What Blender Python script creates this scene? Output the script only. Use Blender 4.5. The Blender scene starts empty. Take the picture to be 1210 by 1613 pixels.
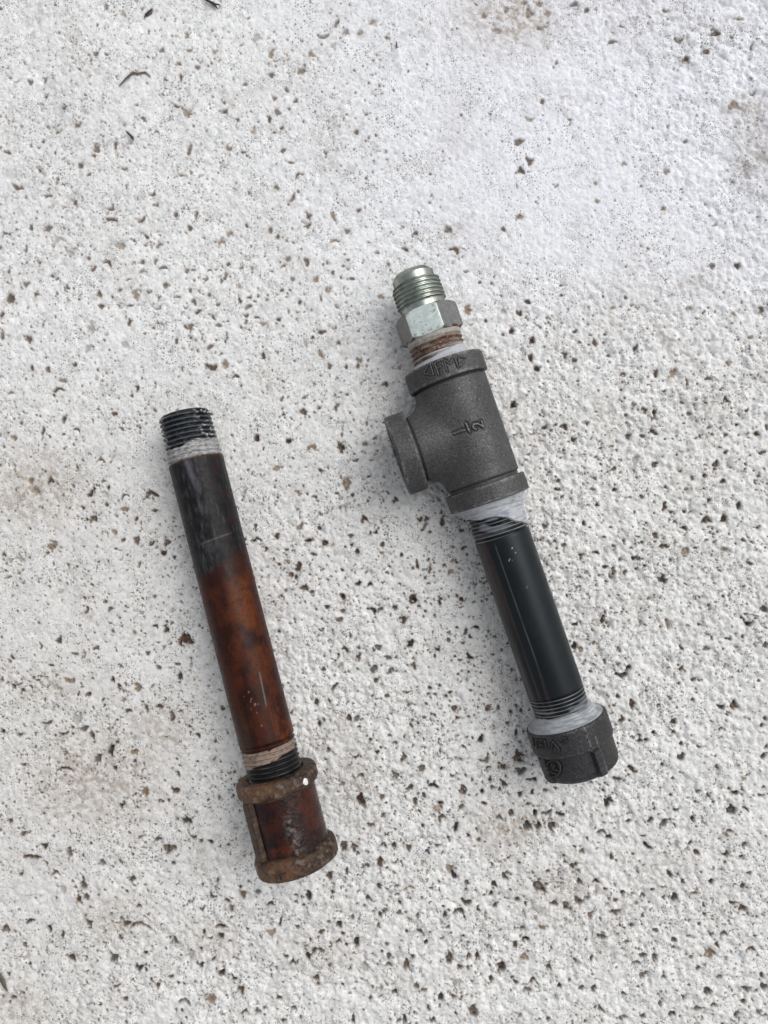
import bpy, math, random
import numpy as np
from mathutils import Vector, Matrix, Euler

SC = bpy.context.scene
COL = SC.collection
R = math.radians
MM = 0.001

# ------------------------------------------------------------------ camera, sky, sun, exposure
CAM_H = 0.309            # metres above the ground, looking straight down
F_PX = 1210.0            # focal length in photo pixels (the photo is 1210 x 1613)
CX, CY = 605.0, 806.5
cam_d = bpy.data.cameras.new('camera')
cam = bpy.data.objects.new('camera', cam_d)
COL.objects.link(cam)
cam.location = (0, 0, CAM_H)
cam.rotation_euler = (0, 0, 0)
cam_d.sensor_fit = 'HORIZONTAL'
cam_d.sensor_width = 36.0
cam_d.lens = 36.0 * F_PX / 1210.0
cam_d.clip_start = 0.01
cam_d.clip_end = 20.0
SC.camera = cam

SUN_EL, SUN_AZ = R(54), R(48)        # azimuth clockwise from +Y (top of the picture)
w = bpy.data.worlds.new('World')
SC.world = w
w.use_nodes = True
nt = w.node_tree
nt.nodes.clear()
sky = nt.nodes.new('ShaderNodeTexSky')
sky.sky_type = 'NISHITA'
sky.sun_disc = False
sky.sun_elevation = SUN_EL
sky.sun_rotation = SUN_AZ
sky.air_density = 1.0
sky.dust_density = 4.0
sky.ozone_density = 1.0
hsv = nt.nodes.new('ShaderNodeHueSaturation')     # overcast: cloud takes the blue out of the sky
hsv.inputs['Saturation'].default_value = 0.16
bg = nt.nodes.new('ShaderNodeBackground')
bg.inputs['Strength'].default_value = 0.132
wo = nt.nodes.new('ShaderNodeOutputWorld')
nt.links.new(sky.outputs[0], hsv.inputs['Color'])
nt.links.new(hsv.outputs[0], bg.inputs['Color'])
nt.links.new(bg.outputs[0], wo.inputs['Surface'])

sun_d = bpy.data.lights.new('sun', 'SUN')
sun = bpy.data.objects.new('sun', sun_d)
COL.objects.link(sun)
sun_d.energy = 0.85
sun_d.angle = R(55)
sun_d.color = (1.0, 0.98, 0.95)
sdir = Vector((math.sin(SUN_AZ) * math.cos(SUN_EL), math.cos(SUN_AZ) * math.cos(SUN_EL), math.sin(SUN_EL)))
sun.rotation_euler = sdir.to_track_quat('Z', 'Y').to_euler()
sun.location = sdir * 2

SC.view_settings.view_transform = 'Standard'
SC.view_settings.look = 'None'
SC.view_settings.exposure = 0.0
SC.view_settings.gamma = 1.0


def unproject(u, v, z):
    s = (CAM_H - z) / F_PX
    return Vector(((u - CX) * s, (CY - v) * s, z))


# ------------------------------------------------------------------ numpy noise
def _hash(ix, iy, iz, seed):
    h = (ix.astype(np.int64) * 374761393 + iy.astype(np.int64) * 668265263 + iz.astype(np.int64) * 2147483647 + seed * 1274126177) & 0xFFFFFFFF
    h = ((h ^ (h >> 13)) * 1274126177) & 0xFFFFFFFF
    h = ((h ^ (h >> 16)) * 2246822519) & 0xFFFFFFFF
    return ((h ^ (h >> 15)) & 0xFFFFFF) / float(0xFFFFFF)


def noise3(x, y, z, seed=0):
    x, y, z = np.broadcast_arrays(np.asarray(x, float), np.asarray(y, float), np.asarray(z, float))
    ix, iy, iz = np.floor(x), np.floor(y), np.floor(z)
    fx, fy, fz = x - ix, y - iy, z - iz
    fx = fx * fx * (3 - 2 * fx); fy = fy * fy * (3 - 2 * fy); fz = fz * fz * (3 - 2 * fz)
    r = 0
    for a in (0, 1):
        wa = fx if a else 1 - fx
        for b in (0, 1):
            wb = fy if b else 1 - fy
            for c in (0, 1):
                wc = fz if c else 1 - fz
                r = r + wa * wb * wc * _hash(ix + a, iy + b, iz + c, seed)
    return r


def noise2(x, y, seed=0):
    ix, iy = np.floor(x), np.floor(y)
    fx, fy = x - ix, y - iy
    fx = fx * fx * fx * (fx * (fx * 6 - 15) + 10); fy = fy * fy * fy * (fy * (fy * 6 - 15) + 10)
    z = np.zeros_like(ix)
    h = lambda a, b: _hash(ix + a, iy + b, z, seed)
    return (h(0, 0) * (1 - fx) + h(1, 0) * fx) * (1 - fy) + (h(0, 1) * (1 - fx) + h(1, 1) * fx) * fy


def fbm2(x, y, o, seed=0, g=0.5):
    a, s, t = 1.0, 0.0, 0.0
    for i in range(o):
        c, d = math.cos(i * 1.3 + .4), math.sin(i * 1.3 + .4)
        s = s + a * noise2((x * c - y * d) * 2.03 ** i, (x * d + y * c) * 2.03 ** i, seed + i * 17)
        t += a; a *= g
    return s / t


def fbm3(x, y, z, o, seed=0, g=0.5):
    a, s, t = 1.0, 0.0, 0.0
    for i in range(o):
        k = 2.03 ** i
        s = s + a * noise3(x * k, y * k, z * k + i * 3.7, seed + i * 17)
        t += a; a *= g
    return s / t


def worley2(x, y, seed=0):
    """Distance to the nearest and second nearest jittered cell point."""
    ix, iy = np.floor(x), np.floor(y)
    d1 = np.full(x.shape, 9.0); d2 = np.full(x.shape, 9.0)
    z = np.zeros_like(ix)
    for a in (-1, 0, 1):
        for b in (-1, 0, 1):
            jx = ix + a + _hash(ix + a, iy + b, z, seed)
            jy = iy + b + _hash(ix + a, iy + b, z, seed + 91)
            d = np.hypot(x - jx, y - jy)
            d2 = np.minimum(d2, np.maximum(d, d1))
            d1 = np.minimum(d1, d)
    return d1, d2


def sstep(a, b, x):
    t = np.clip((x - a) / (b - a), 0, 1)
    return t * t * (3 - 2 * t)


def mix(a, b, f):
    a = np.asarray(a, float); b = np.asarray(b, float)
    return a + (b - a) * np.asarray(f)[..., None]


# ------------------------------------------------------------------ mesh helpers
def mesh_obj(name, verts, quads, mat, parent=None, sharp=None, col=None, tris=None):
    verts = np.asarray(verts, np.float32)
    me = bpy.data.meshes.new(name)
    quads = np.asarray(quads, np.int32).reshape(-1, 4)
    nq = len(quads)
    tris = np.zeros((0, 3), np.int32) if tris is None else np.asarray(tris, np.int32).reshape(-1, 3)
    me.vertices.add(len(verts))
    me.vertices.foreach_set('co', verts.ravel())
    li = np.concatenate([quads.ravel(), tris.ravel()])
    me.loops.add(len(li))
    me.loops.foreach_set('vertex_index', li)
    me.polygons.add(nq + len(tris))
    ls = np.concatenate([np.arange(nq) * 4, nq * 4 + np.arange(len(tris)) * 3])
    me.polygons.foreach_set('loop_start', ls.astype(np.int32))
    me.polygons.foreach_set('use_smooth', np.ones(nq + len(tris), bool))
    me.update(calc_edges=True)
    me.validate()
    if sharp is not None:
        me.set_sharp_from_angle(angle=R(sharp))
    if col is not None:
        ca = me.color_attributes.new('surface_colour', 'FLOAT_COLOR', 'POINT')
        ca.data.foreach_set('color', np.asarray(col, np.float32).ravel())
    me.materials.append(mat)
    o = bpy.data.objects.new(name, me)
    COL.objects.link(o)
    if parent:
        o.parent = parent
    return o


def resample(prof, ds):
    out = []
    for i in range(len(prof) - 1):
        a = np.array(prof[i][:2], float); b = np.array(prof[i + 1][:2], float)
        d = prof[i][2] if len(prof[i]) > 2 else ds
        n = max(1, int(math.ceil(np.linalg.norm(b - a) / d)))
        for k in range(n):
            out.append(a + (b - a) * k / n)
    out.append(np.array(prof[-1][:2], float))
    return np.array(out)


class Build:
    """Collects polar surfaces and strokes (mm, local frame) into one mesh."""
    def __init__(self):
        self.v, self.q, self.c, self.n = [], [], [], 0

    def add(self, V, Q, C):
        self.v.append(V); self.q.append(Q + self.n); self.c.append(C); self.n += len(V)

    def polar(self, prof, ds=0.4, nphi=192, rmod=None, cfn=None, frame='main', az=0.0, tc=0.0):
        P = resample(prof, ds)
        t = P[:, 0][:, None] * np.ones((1, nphi)); r = P[:, 1][:, None] * np.ones((1, nphi))
        ph = np.ones((len(P), 1)) * (np.arange(nphi) / nphi * 2 * math.pi)[None, :]
        if rmod is not None:
            r = rmod(ph, t, r)
        x = r * np.cos(ph); z = r * np.sin(ph)
        if frame == 'main':                 # the axis runs along local -Y, height az
            X, Y, Z = x, -t, z + az
        else:                               # branch: axis runs along local -X from the point (0, -tc, az)
            X, Y, Z = -t, -x - tc, z + az
        V = np.stack([X, Y, Z], -1).reshape(-1, 3)
        n = len(P)
        i = np.arange(n - 1)[:, None] * nphi; j = np.arange(nphi)[None, :]; j2 = (j + 1) % nphi
        Q = np.stack([i + j, i + j2, i + nphi + j2, i + nphi + j], -1).reshape(-1, 4)
        if frame == 'main':
            Q = Q
        C = cfn(ph, t, X, Y, Z) if cfn else np.ones((n, nphi, 4)) * np.array([.5, .5, .5, .5])
        self.add(V, Q, C.reshape(-1, 4))

    def tube(self, pts, rad, col, ns=8):
        pts = [Vector(p) for p in pts]
        # round the ends
        e0 = (pts[0] - pts[1]).normalized(); e1 = (pts[-1] - pts[-2]).normalized()
        L = [(pts[0] + e0 * rad * .8, rad * .15), (pts[0] + e0 * rad * .5, rad * .75)] + [(p, rad) for p in pts] + \
            [(pts[-1] + e1 * rad * .5, rad * .75), (pts[-1] + e1 * rad * .8, rad * .15)]
        V = []
        up = Vector((0.13, 0.21, 0.96))
        for k, (p, rr) in enumerate(L):
            a = L[max(k - 1, 0)][0]; b = L[min(k + 1, len(L) - 1)][0]
            d = (b - a).normalized(); s = d.cross(up).normalized(); u2 = s.cross(d)
            for m in range(ns):
                an = 2 * math.pi * m / ns
                V.append(p + s * (math.cos(an) * rr) + u2 * (math.sin(an) * rr))
        Q = []
        for k in range(len(L) - 1):
            for m in range(ns):
                Q.append((k * ns + m, (k + 1) * ns + m, (k + 1) * ns + (m + 1) % ns, k * ns + (m + 1) % ns))
        C = np.ones((len(V), 4)) * np.array(col)
        self.add(np.array([tuple(p) for p in V]), np.array(Q), C)

    def obj(self, name, mat, parent, sharp=32):
        V = np.concatenate(self.v) * MM; Q = np.concatenate(self.q); C = np.concatenate(self.c)
        return mesh_obj(name, V, Q, mat, parent, sharp, C)


def thread(pitch, depth, fade0, fade1, phase=0.0, flat=0.18, f0=0.01, f1=0.01):
    """rmod that cuts a helical thread between fade0 and fade1 (mm along the axis)."""
    def f(ph, t, r):
        s = np.abs(2 * ((t / pitch + ph / (2 * math.pi) + phase) % 1.0) - 1)
        s = np.clip((s - flat) / (1 - 2 * flat), 0, 1)
        amp = sstep(fade0 - f0, fade0 + f0, t) * (1 - sstep(fade1 - f1, fade1 + f1, t))
        return r - depth * s * amp
    return f


# ------------------------------------------------------------------ materials
def nodes(name):
    m = bpy.data.materials.new(name)
    m.use_nodes = True
    t = m.node_tree
    b = t.nodes['Principled BSDF']
    return m, t, b


def add_noise(t, scale, detail=3, rough=0.6, vec=None):
    n = t.nodes.new('ShaderNodeTexNoise')
    n.inputs['Scale'].default_value = scale
    n.inputs['Detail'].default_value = detail
    n.inputs['Roughness'].default_value = rough
    if vec is None:
        tc = t.nodes.new('ShaderNodeTexCoord')
        vec = tc.outputs['Object']
    t.links.new(vec, n.inputs['Vector'])
    return n


def surf_mat(name, metallic=0.0, bump=0.05, bscale=2500, var=0.25, vscale=900, rvar=0.15, coat=0.0, spec=0.5):
    """Colour comes from the surface_colour attribute (rgb = base colour, alpha = roughness) with fine grain on top."""
    m, t, b = nodes(name)
    a = t.nodes.new('ShaderNodeAttribute'); a.attribute_name = 'surface_colour'
    n = add_noise(t, vscale, 4, 0.65)
    mr = t.nodes.new('ShaderNodeMapRange')
    mr.inputs['From Min'].default_value = 0.3; mr.inputs['From Max'].default_value = 0.7
    mr.inputs['To Min'].default_value = 1 - var; mr.inputs['To Max'].default_value = 1 + var
    t.links.new(n.outputs['Fac'], mr.inputs['Value'])
    vm = t.nodes.new('ShaderNodeVectorMath'); vm.operation = 'SCALE'
    t.links.new(a.outputs['Color'], vm.inputs[0]); t.links.new(mr.outputs[0], vm.inputs['Scale'])
    t.links.new(vm.outputs[0], b.inputs['Base Color'])
    n2 = add_noise(t, vscale * 0.6, 3, 0.6)
    mr2 = t.nodes.new('ShaderNodeMapRange')
    mr2.inputs['From Min'].default_value = 0.3; mr2.inputs['From Max'].default_value = 0.7
    mr2.inputs['To Min'].default_value = -rvar; mr2.inputs['To Max'].default_value = rvar
    ad = t.nodes.new('ShaderNodeMath'); ad.operation = 'ADD'; ad.use_clamp = True
    t.links.new(n2.outputs['Fac'], mr2.inputs['Value'])
    t.links.new(a.outputs['Alpha'], ad.inputs[0]); t.links.new(mr2.outputs[0], ad.inputs[1])
    t.links.new(ad.outputs[0], b.inputs['Roughness'])
    b.inputs['Metallic'].default_value = metallic
    b.inputs['Specular IOR Level'].default_value = spec
    b.inputs['Coat Weight'].default_value = coat
    b.inputs['Coat Roughness'].default_value = 0.18
    if metallic:
        b.inputs['Specular Tint'].default_value = (.25, .25, .25, 1)      # grazing reflections darkened by tint, in place of dark surroundings
    if bump:
        nb = add_noise(t, bscale, 3, 0.6)
        bp = t.nodes.new('ShaderNodeBump')
        bp.inputs['Strength'].default_value = 1.0
        bp.inputs['Distance'].default_value = bump * MM
        t.links.new(nb.outputs['Fac'], bp.inputs['Height'])
        t.links.new(bp.outputs[0], b.inputs['Normal'])
    return m


M_CAST = surf_mat('cast_black_iron', 0.35, 0.16, 1500, 0.45, 1500, 0.12)
M_CAP = surf_mat('cast_black_iron_cap', 0.25, 0.17, 1300, 0.45, 1500, 0.12)
M_BLACK = surf_mat('black_lacquered_steel', 0.0, 0.006, 900, 0.15, 400, 0.08, coat=0.0, spec=0.27)
M_ZINC = surf_mat('zinc_plated_steel', 0.92, 0.035, 700, 0.12, 700, 0.1)
M_TAPE = surf_mat('sealing_tape', 0.0, 0.03, 900, 0.08, 500, 0.1)
M_PASTE = surf_mat('sealing_paste', 0.0, 0.12, 1400, 0.15, 900, 0.1)
M_RUST = surf_mat('rusted_steel', 0.0, 0.05, 1600, 0.25, 900, 0.12, coat=0.0, spec=0.16)
M_RCAST = surf_mat('rusted_cast_iron', 0.0, 0.16, 1100, 0.35, 900, 0.15, coat=0.0, spec=0.3)


# ------------------------------------------------------------------ the ground
D, B, O, G = 0, 1, 2, 3     # what lies in a hollow: black dirt, brown dirt, tan dirt, grey cement
TILES = [
 # (origin x, origin y, scale, [(x, y, rx, ry, angle, tone) ...])
 (0, 0, 3.025, [(585,68,14,12,0,O),(707,60,22,7,-40,D),(503,35,10,18,0,O),(770,243,18,9,10,B),(455,256,14,9,0,B),(508,257,14,6,10,D),(900,238,14,8,0,O),(1025,240,14,13,0,O),(888,168,9,16,0,O),(955,290,14,8,-30,O),(848,302,12,8,0,O),(860,362,9,18,0,B),(600,375,40,5,-45,G),(640,345,18,8,-20,B),(690,350,26,6,15,B),(145,390,12,12,0,D),(213,378,9,14,0,B),(217,457,13,9,0,B),(365,592,16,12,0,B),(302,512,12,9,-30,D),(888,530,24,20,0,O),(835,498,20,8,20,B),(680,565,18,8,20,B),(455,703,13,22,0,B),(620,645,26,7,50,D),(35,725,24,8,30,B),(548,690,8,26,5,B),(900,715,9,26,5,B),(1090,708,15,12,0,O),(382,785,12,18,20,B),(593,800,16,7,0,O),(865,834,24,8,0,O),(420,830,14,6,-30,D),(190,810,22,8,60,B),(80,888,22,10,20,B),(727,922,18,8,-40,B),(528,988,20,9,-45,B),(225,930,18,8,0,B),(355,968,11,12,0,D),(525,1045,32,8,5,B),(672,1045,22,9,-25,B),(836,1020,11,14,0,B),(932,1028,8,22,15,B),(742,975,14,9,20,B),(900,1088,12,14,0,B),(225,1090,18,20,50,B),(148,1085,7,18,0,B),(1092,1112,18,14,-45,O),(1055,1145,14,18,0,O),(575,1170,20,18,0,O),(755,1165,9,18,30,B),(120,1190,9,16,10,B),(280,1155,48,14,-15,G),(700,1125,16,8,0,B),(20,1115,20,8,-25,B),(1073,530,11,16,20,B),(1165,402,12,9,0,B),(1158,720,18,6,20,B)]),
 (250, 0, 2.689, [(478,225,13,24,10,O),(645,232,18,14,0,O),(605,295,24,12,-40,B),(852,137,15,13,0,O),(908,92,14,13,0,O),(752,97,9,18,20,B),(690,152,28,7,5,B),(792,137,14,11,0,O),(500,475,16,11,0,B),(468,505,11,13,0,B),(405,552,14,12,-30,O),(580,428,12,11,0,B),(477,316,10,10,0,B),(540,380,12,8,30,B),(838,560,16,9,-40,B),(708,642,10,7,0,B),(588,742,22,7,-45,B),(495,792,12,10,0,B),(563,840,20,7,-55,B),(525,635,9,14,0,B),(560,684,18,6,0,B),(635,912,11,14,0,B),(630,950,14,11,0,B),(470,975,9,16,20,B),(742,1022,26,7,-10,O),(800,978,12,8,0,B),(502,1000,10,9,0,D),(845,888,12,9,0,B),(1088,988,14,11,0,B),(1045,1055,16,7,20,B),(970,160,12,10,0,O),(740,195,14,12,30,G),(740,920,8,20,-20,O),(1155,828,8,8,0,D),(410,160,26,12,-50,G)]),
 (700, 0, 2.373, [(195,112,18,12,0,O),(360,103,26,9,-20,O),(320,45,18,14,30,O),(385,48,12,14,0,O),(298,8,12,9,0,O),(355,10,14,10,0,O),(487,14,14,8,0,D),(532,38,10,11,0,B),(828,37,12,7,0,B),(365,378,10,12,0,B),(275,528,18,11,0,B),(320,600,13,15,0,B),(283,637,15,12,0,B),(320,443,20,7,0,O),(417,693,9,6,0,B),(906,222,17,12,0,B),(1010,122,18,14,0,B),(980,190,14,9,30,B),(880,148,14,10,0,B),(1085,400,34,14,-10,O),(568,680,12,7,0,O),(572,750,12,7,0,O),(830,635,15,10,0,O),(820,780,11,6,0,O),(675,610,12,7,0,O),(905,525,9,6,0,B),(1140,640,32,22,40,G),(1190,590,25,20,0,G),(625,155,18,6,-30,B),(220,862,13,9,0,B),(40,935,20,8,35,B),(15,858,14,14,0,B),(280,812,14,7,-20,O),(1160,345,10,6,-40,B),(1015,835,14,6,-50,O),(420,235,7,10,0,B),(660,96,14,4,0,B),(1100,68,22,5,0,O),(150,60,14,12,0,O),(230,30,14,12,0,O)]),
 (800, 300, 2.951, [(415,48,14,7,0,O),(725,85,14,7,-20,O),(52,122,18,9,-20,O),(250,440,12,7,-30,B),(250,487,9,6,0,B),(92,517,16,6,20,B),(53,570,14,6,30,B),(113,697,13,15,0,B),(108,778,9,16,-10,B),(20,650,9,20,-10,B),(490,543,16,9,-20,O),(605,543,12,6,30,O),(847,545,16,8,0,O),(955,350,15,11,0,B),(1070,348,15,12,0,B),(1050,573,16,11,0,O),(1185,550,12,18,0,B),(313,656,12,7,-20,B),(333,706,9,6,0,B),(405,708,9,20,-20,B),(265,765,9,14,0,B),(312,788,14,8,0,B),(139,828,13,9,0,B),(470,766,13,8,0,B),(597,730,8,12,30,B),(538,853,11,8,0,B),(695,850,9,18,0,B),(775,850,20,18,0,O),(907,803,12,16,0,O),(1027,803,11,10,0,O),(1127,682,13,10,0,O),(938,873,16,7,0,B),(838,890,6,14,0,B),(636,935,18,6,10,O),(1018,970,14,12,0,B),(817,980,16,6,40,B),(640,1020,14,14,0,B),(686,1030,8,24,0,B),(553,1042,10,8,0,B),(1110,1022,10,7,0,B),(845,1035,12,7,0,B),(25,1000,22,8,-30,B),(265,1100,22,9,30,B),(370,1080,8,7,0,B),(305,1158,16,9,0,B),(563,1142,13,12,0,D),(629,1141,11,10,0,D),(680,1120,24,7,35,B),(820,1082,12,6,0,B),(900,1140,10,9,0,B),(955,1135,9,9,0,B),(1020,1138,12,6,-20,B),(1070,1085,9,7,0,B),(1160,1130,11,9,0,B),(173,1100,12,7,0,B)]),
 (0, 500, 4.033, [(583,70,32,40,0,G),(185,135,20,24,-30,B),(820,35,12,22,0,B),(662,147,14,9,30,B),(558,195,16,28,35,G),(1120,150,10,20,0,D),(795,178,28,24,0,G),(1005,40,22,10,0,O),(607,385,16,18,0,G),(725,608,22,14,-20,B),(868,450,14,20,0,B),(205,322,14,18,0,B),(302,335,14,20,0,B),(475,300,14,10,-30,B),(365,465,36,9,-30,B),(272,725,10,26,15,B),(85,762,20,16,-40,O),(400,742,9,9,0,D),(485,715,26,8,20,D),(70,480,24,12,0,O),(712,890,16,14,0,G),(775,710,18,10,50,B),(632,913,36,7,-5,O),(405,650,14,20,20,B),(315,1040,22,18,0,B),(190,1040,24,20,0,O),(220,1105,28,20,0,O),(575,1115,12,42,30,B),(685,1078,10,12,0,D),(785,1135,26,8,-30,B),(960,1125,40,14,-10,B),(672,1190,13,12,0,B),(525,1207,14,9,20,B),(590,1280,26,18,0,B),(790,1218,34,16,0,O),(980,1228,20,9,0,B),(865,1280,10,22,30,B),(865,1412,22,24,0,B),(1058,1430,16,20,20,B),(1040,1495,20,18,0,B),(965,1435,24,10,-40,B),(783,1412,12,10,0,B),(295,1495,14,9,0,B),(125,1530,26,20,0,G),(265,1205,6,6,0,D),(330,1455,40,30,0,O),(885,1565,9,18,20,B),(400,405,30,9,10,O),(1105,1520,14,14,0,D),(10,105,12,32,0,B)]),
 (0, 900, 4.033, [(697,243,24,10,-40,D),(545,255,12,26,30,B),(370,135,26,12,-20,G),(665,193,12,12,0,B),(795,228,12,10,0,D),(700,328,16,8,0,B),(895,265,9,12,0,G),(985,350,18,8,20,D),(1055,372,20,30,0,B),(365,435,28,14,-35,B),(255,470,9,24,-20,B),(605,490,18,10,0,B),(475,530,22,12,20,B),(622,551,7,7,0,D),(322,598,16,7,0,D),(100,650,8,14,0,G),(1005,612,22,14,35,D),(1175,440,48,34,-10,B),(1140,670,18,34,10,D),(1125,590,18,9,0,B),(935,520,16,10,0,B),(85,730,24,18,30,D),(140,760,18,14,0,D),(8,690,12,16,0,D),(445,695,34,16,0,O),(712,693,14,16,0,D),(360,745,36,18,10,G),(560,783,16,20,30,B),(785,815,16,20,0,O),(875,735,28,24,20,O),(1015,860,18,14,20,B),(928,875,11,26,-20,B),(815,890,20,10,0,D),(1092,925,18,30,10,B),(1150,888,10,9,0,D),(485,940,32,30,0,G),(457,990,12,10,0,D),(525,1003,36,14,-25,D),(297,968,28,10,-15,D),(395,1033,32,8,0,B),(15,1015,16,14,0,D),(122,1040,14,9,0,D),(580,1045,14,24,-30,B),(595,1090,10,8,0,D),(705,1140,18,34,15,D),(615,1195,20,30,0,D),(850,1215,12,9,0,B),(405,1165,24,14,-20,O),(725,1250,14,13,0,B),(410,1255,40,8,0,B),(1118,1395,28,16,0,B),(1125,1290,20,12,30,D),(60,1592,14,18,0,D),(1185,1590,26,22,0,D),(160,1445,12,8,0,G),(915,1400,26,30,0,O),(850,1150,30,20,0,O),(145,1230,22,8,-20,B)]),
 (500, 900, 4.654, [(185,190,12,20,0,B),(185,290,22,13,-10,B),(72,265,16,14,0,B),(300,90,20,8,-40,D),(390,98,18,10,0,G),(410,290,34,16,45,D),(455,280,14,28,35,D),(165,355,26,14,-10,B),(565,262,22,18,0,B),(708,215,24,16,20,B),(745,258,14,14,0,B),(632,345,28,28,0,B),(660,265,10,14,30,B),(898,240,9,20,0,B),(790,295,10,9,0,D),(860,325,12,14,0,D),(1055,215,14,18,0,G),(1165,412,28,11,10,D),(1090,440,12,26,10,D),(1122,480,20,9,50,D),(962,508,14,16,0,D),(1068,528,14,9,0,D),(1022,415,12,9,0,D),(685,530,22,26,30,D),(85,515,16,20,0,G),(200,575,24,14,35,B),(445,562,24,20,0,D),(415,578,12,10,0,D),(298,632,16,26,15,B),(525,635,26,17,-20,D),(175,685,16,16,0,O),(878,572,20,14,20,D),(860,628,12,14,0,B),(1125,625,42,12,35,D),(1113,668,12,10,0,D),(1045,655,14,9,20,D),(1012,628,9,9,0,D),(708,705,14,28,-15,B),(38,725,16,20,20,D),(405,715,26,28,0,D),(535,735,16,30,40,D),(430,800,22,20,0,B),(130,848,48,9,-45,B),(400,912,12,10,0,D),(510,922,18,16,0,B),(650,888,40,10,5,B),(820,858,14,18,-20,B),(862,910,22,9,15,D),(942,925,14,14,0,D),(1005,1010,24,22,0,B),(1035,760,12,12,0,D),(898,840,12,9,0,D),(1127,878,12,9,0,D),(230,1082,20,22,0,B),(285,1085,26,16,-35,D),(10,1120,14,28,0,B),(785,1076,18,12,0,B),(880,1165,8,9,0,D),(1200,1240,16,20,0,D),(75,1310,14,24,0,B),(530,1208,14,12,0,B),(565,1262,20,9,0,D),(438,1328,20,12,-20,D),(275,1358,32,8,0,B),(628,1370,14,34,30,B),(1072,1292,20,9,10,D),(885,1245,7,20,0,D),(1135,1225,9,12,0,D),(1090,1220,14,7,0,D)]),
 (900, 900, 3.903, [(565,50,28,26,0,D),(700,80,14,8,-20,D),(220,65,10,9,0,D),(245,35,20,8,60,B),(480,168,10,9,0,D),(195,300,14,38,-5,B),(210,255,8,14,0,D),(30,322,24,9,-30,D),(428,318,9,18,0,O),(598,325,13,34,-10,O),(850,210,10,9,0,D),(1190,235,24,18,30,D),(1095,315,36,14,0,B),(1200,458,14,18,0,B),(835,482,26,13,0,B),(292,485,17,15,0,D),(338,535,13,10,0,D),(208,550,9,9,0,D),(123,618,13,9,0,D),(315,635,42,16,-15,D),(360,590,14,12,0,D),(290,572,14,7,0,D),(688,605,18,20,0,B),(760,668,14,13,0,D),(690,475,18,9,30,D),(668,695,12,10,0,B),(378,820,18,26,0,B),(285,770,10,22,0,D),(750,793,14,12,0,D),(980,415,14,10,-30,D),(1008,828,22,28,0,B),(930,840,20,12,0,B),(635,925,16,26,15,B),(632,1000,18,13,0,D),(510,997,14,12,0,B),(420,1045,18,13,0,D),(418,1010,14,9,0,D),(790,1082,20,8,25,D),(675,1150,20,24,0,D),(1182,1138,18,16,0,D),(893,1208,18,14,0,B),(563,1192,11,11,0,D),(375,1220,34,12,35,B),(288,1282,28,14,0,D),(780,1355,16,14,0,D),(840,1378,14,14,0,B),(1005,1358,36,13,15,B),(1168,1380,18,9,0,D),(985,1465,28,34,0,D),(1072,1462,24,8,20,D),(645,1468,28,12,20,D),(748,1525,16,22,0,B),(875,1422,8,8,0,D),(235,1405,18,14,0,D),(1185,1330,12,9,0,B),(1060,1280,16,16,0,O),(140,440,10,20,0,O),(20,460,14,26,0,D),(60,480,16,20,0,O),(880,580,7,12,0,D),(1195,908,10,14,0,B),(120,1300,12,9,0,D),(200,1352,11,8,0,D)]),
 (0, 1300, 3.025, [(208,101,14,13,0,D),(110,45,22,8,-30,B),(330,130,16,26,10,D),(482,182,15,12,0,D),(570,178,14,11,0,D),(97,233,18,7,-30,D),(150,155,36,12,5,B),(755,72,22,11,0,D),(920,57,18,8,0,D),(955,75,12,10,0,D),(1005,83,13,9,0,D),(825,180,8,9,0,D),(805,115,24,20,0,B),(393,290,14,20,0,D),(408,345,12,14,0,D),(372,360,14,18,0,B),(262,228,16,9,0,B),(630,258,16,18,0,B),(292,315,14,20,0,G),(660,388,11,10,0,D),(1010,342,20,12,40,D),(957,402,14,12,0,D),(1035,270,6,22,15,D),(1155,335,14,20,0,B),(1075,365,20,11,0,B),(1102,398,12,14,0,B),(137,460,22,9,-20,D),(425,468,15,17,0,D),(233,493,11,24,-10,D),(70,508,8,7,0,D),(298,525,7,18,0,D),(25,495,16,16,0,B),(660,485,60,9,-5,B),(600,470,20,20,0,B),(1045,488,34,9,-5,B),(1050,532,15,16,0,D),(970,515,7,12,0,D),(998,543,12,7,0,D),(570,543,9,10,0,D),(830,555,18,15,0,D),(540,635,22,20,20,D),(660,675,22,18,25,D),(340,632,24,16,0,B),(692,610,16,8,-20,D),(952,670,16,14,0,D),(1015,642,9,10,0,D),(750,762,13,15,0,B),(720,735,8,7,0,D),(808,727,16,8,0,B),(62,824,12,9,0,D),(38,713,8,9,0,D),(103,805,10,12,0,B),(875,845,28,9,5,D),(1168,897,20,9,0,D),(550,768,16,7,15,B),(465,647,6,6,0,D),(595,830,11,12,0,B),(1050,710,14,20,30,B),(1115,735,16,10,20,D),(1145,790,14,20,0,B),(1000,835,30,22,0,O),(900,630,16,30,0,G),(955,590,9,9,0,D),(1095,558,12,6,0,D)]),
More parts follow.
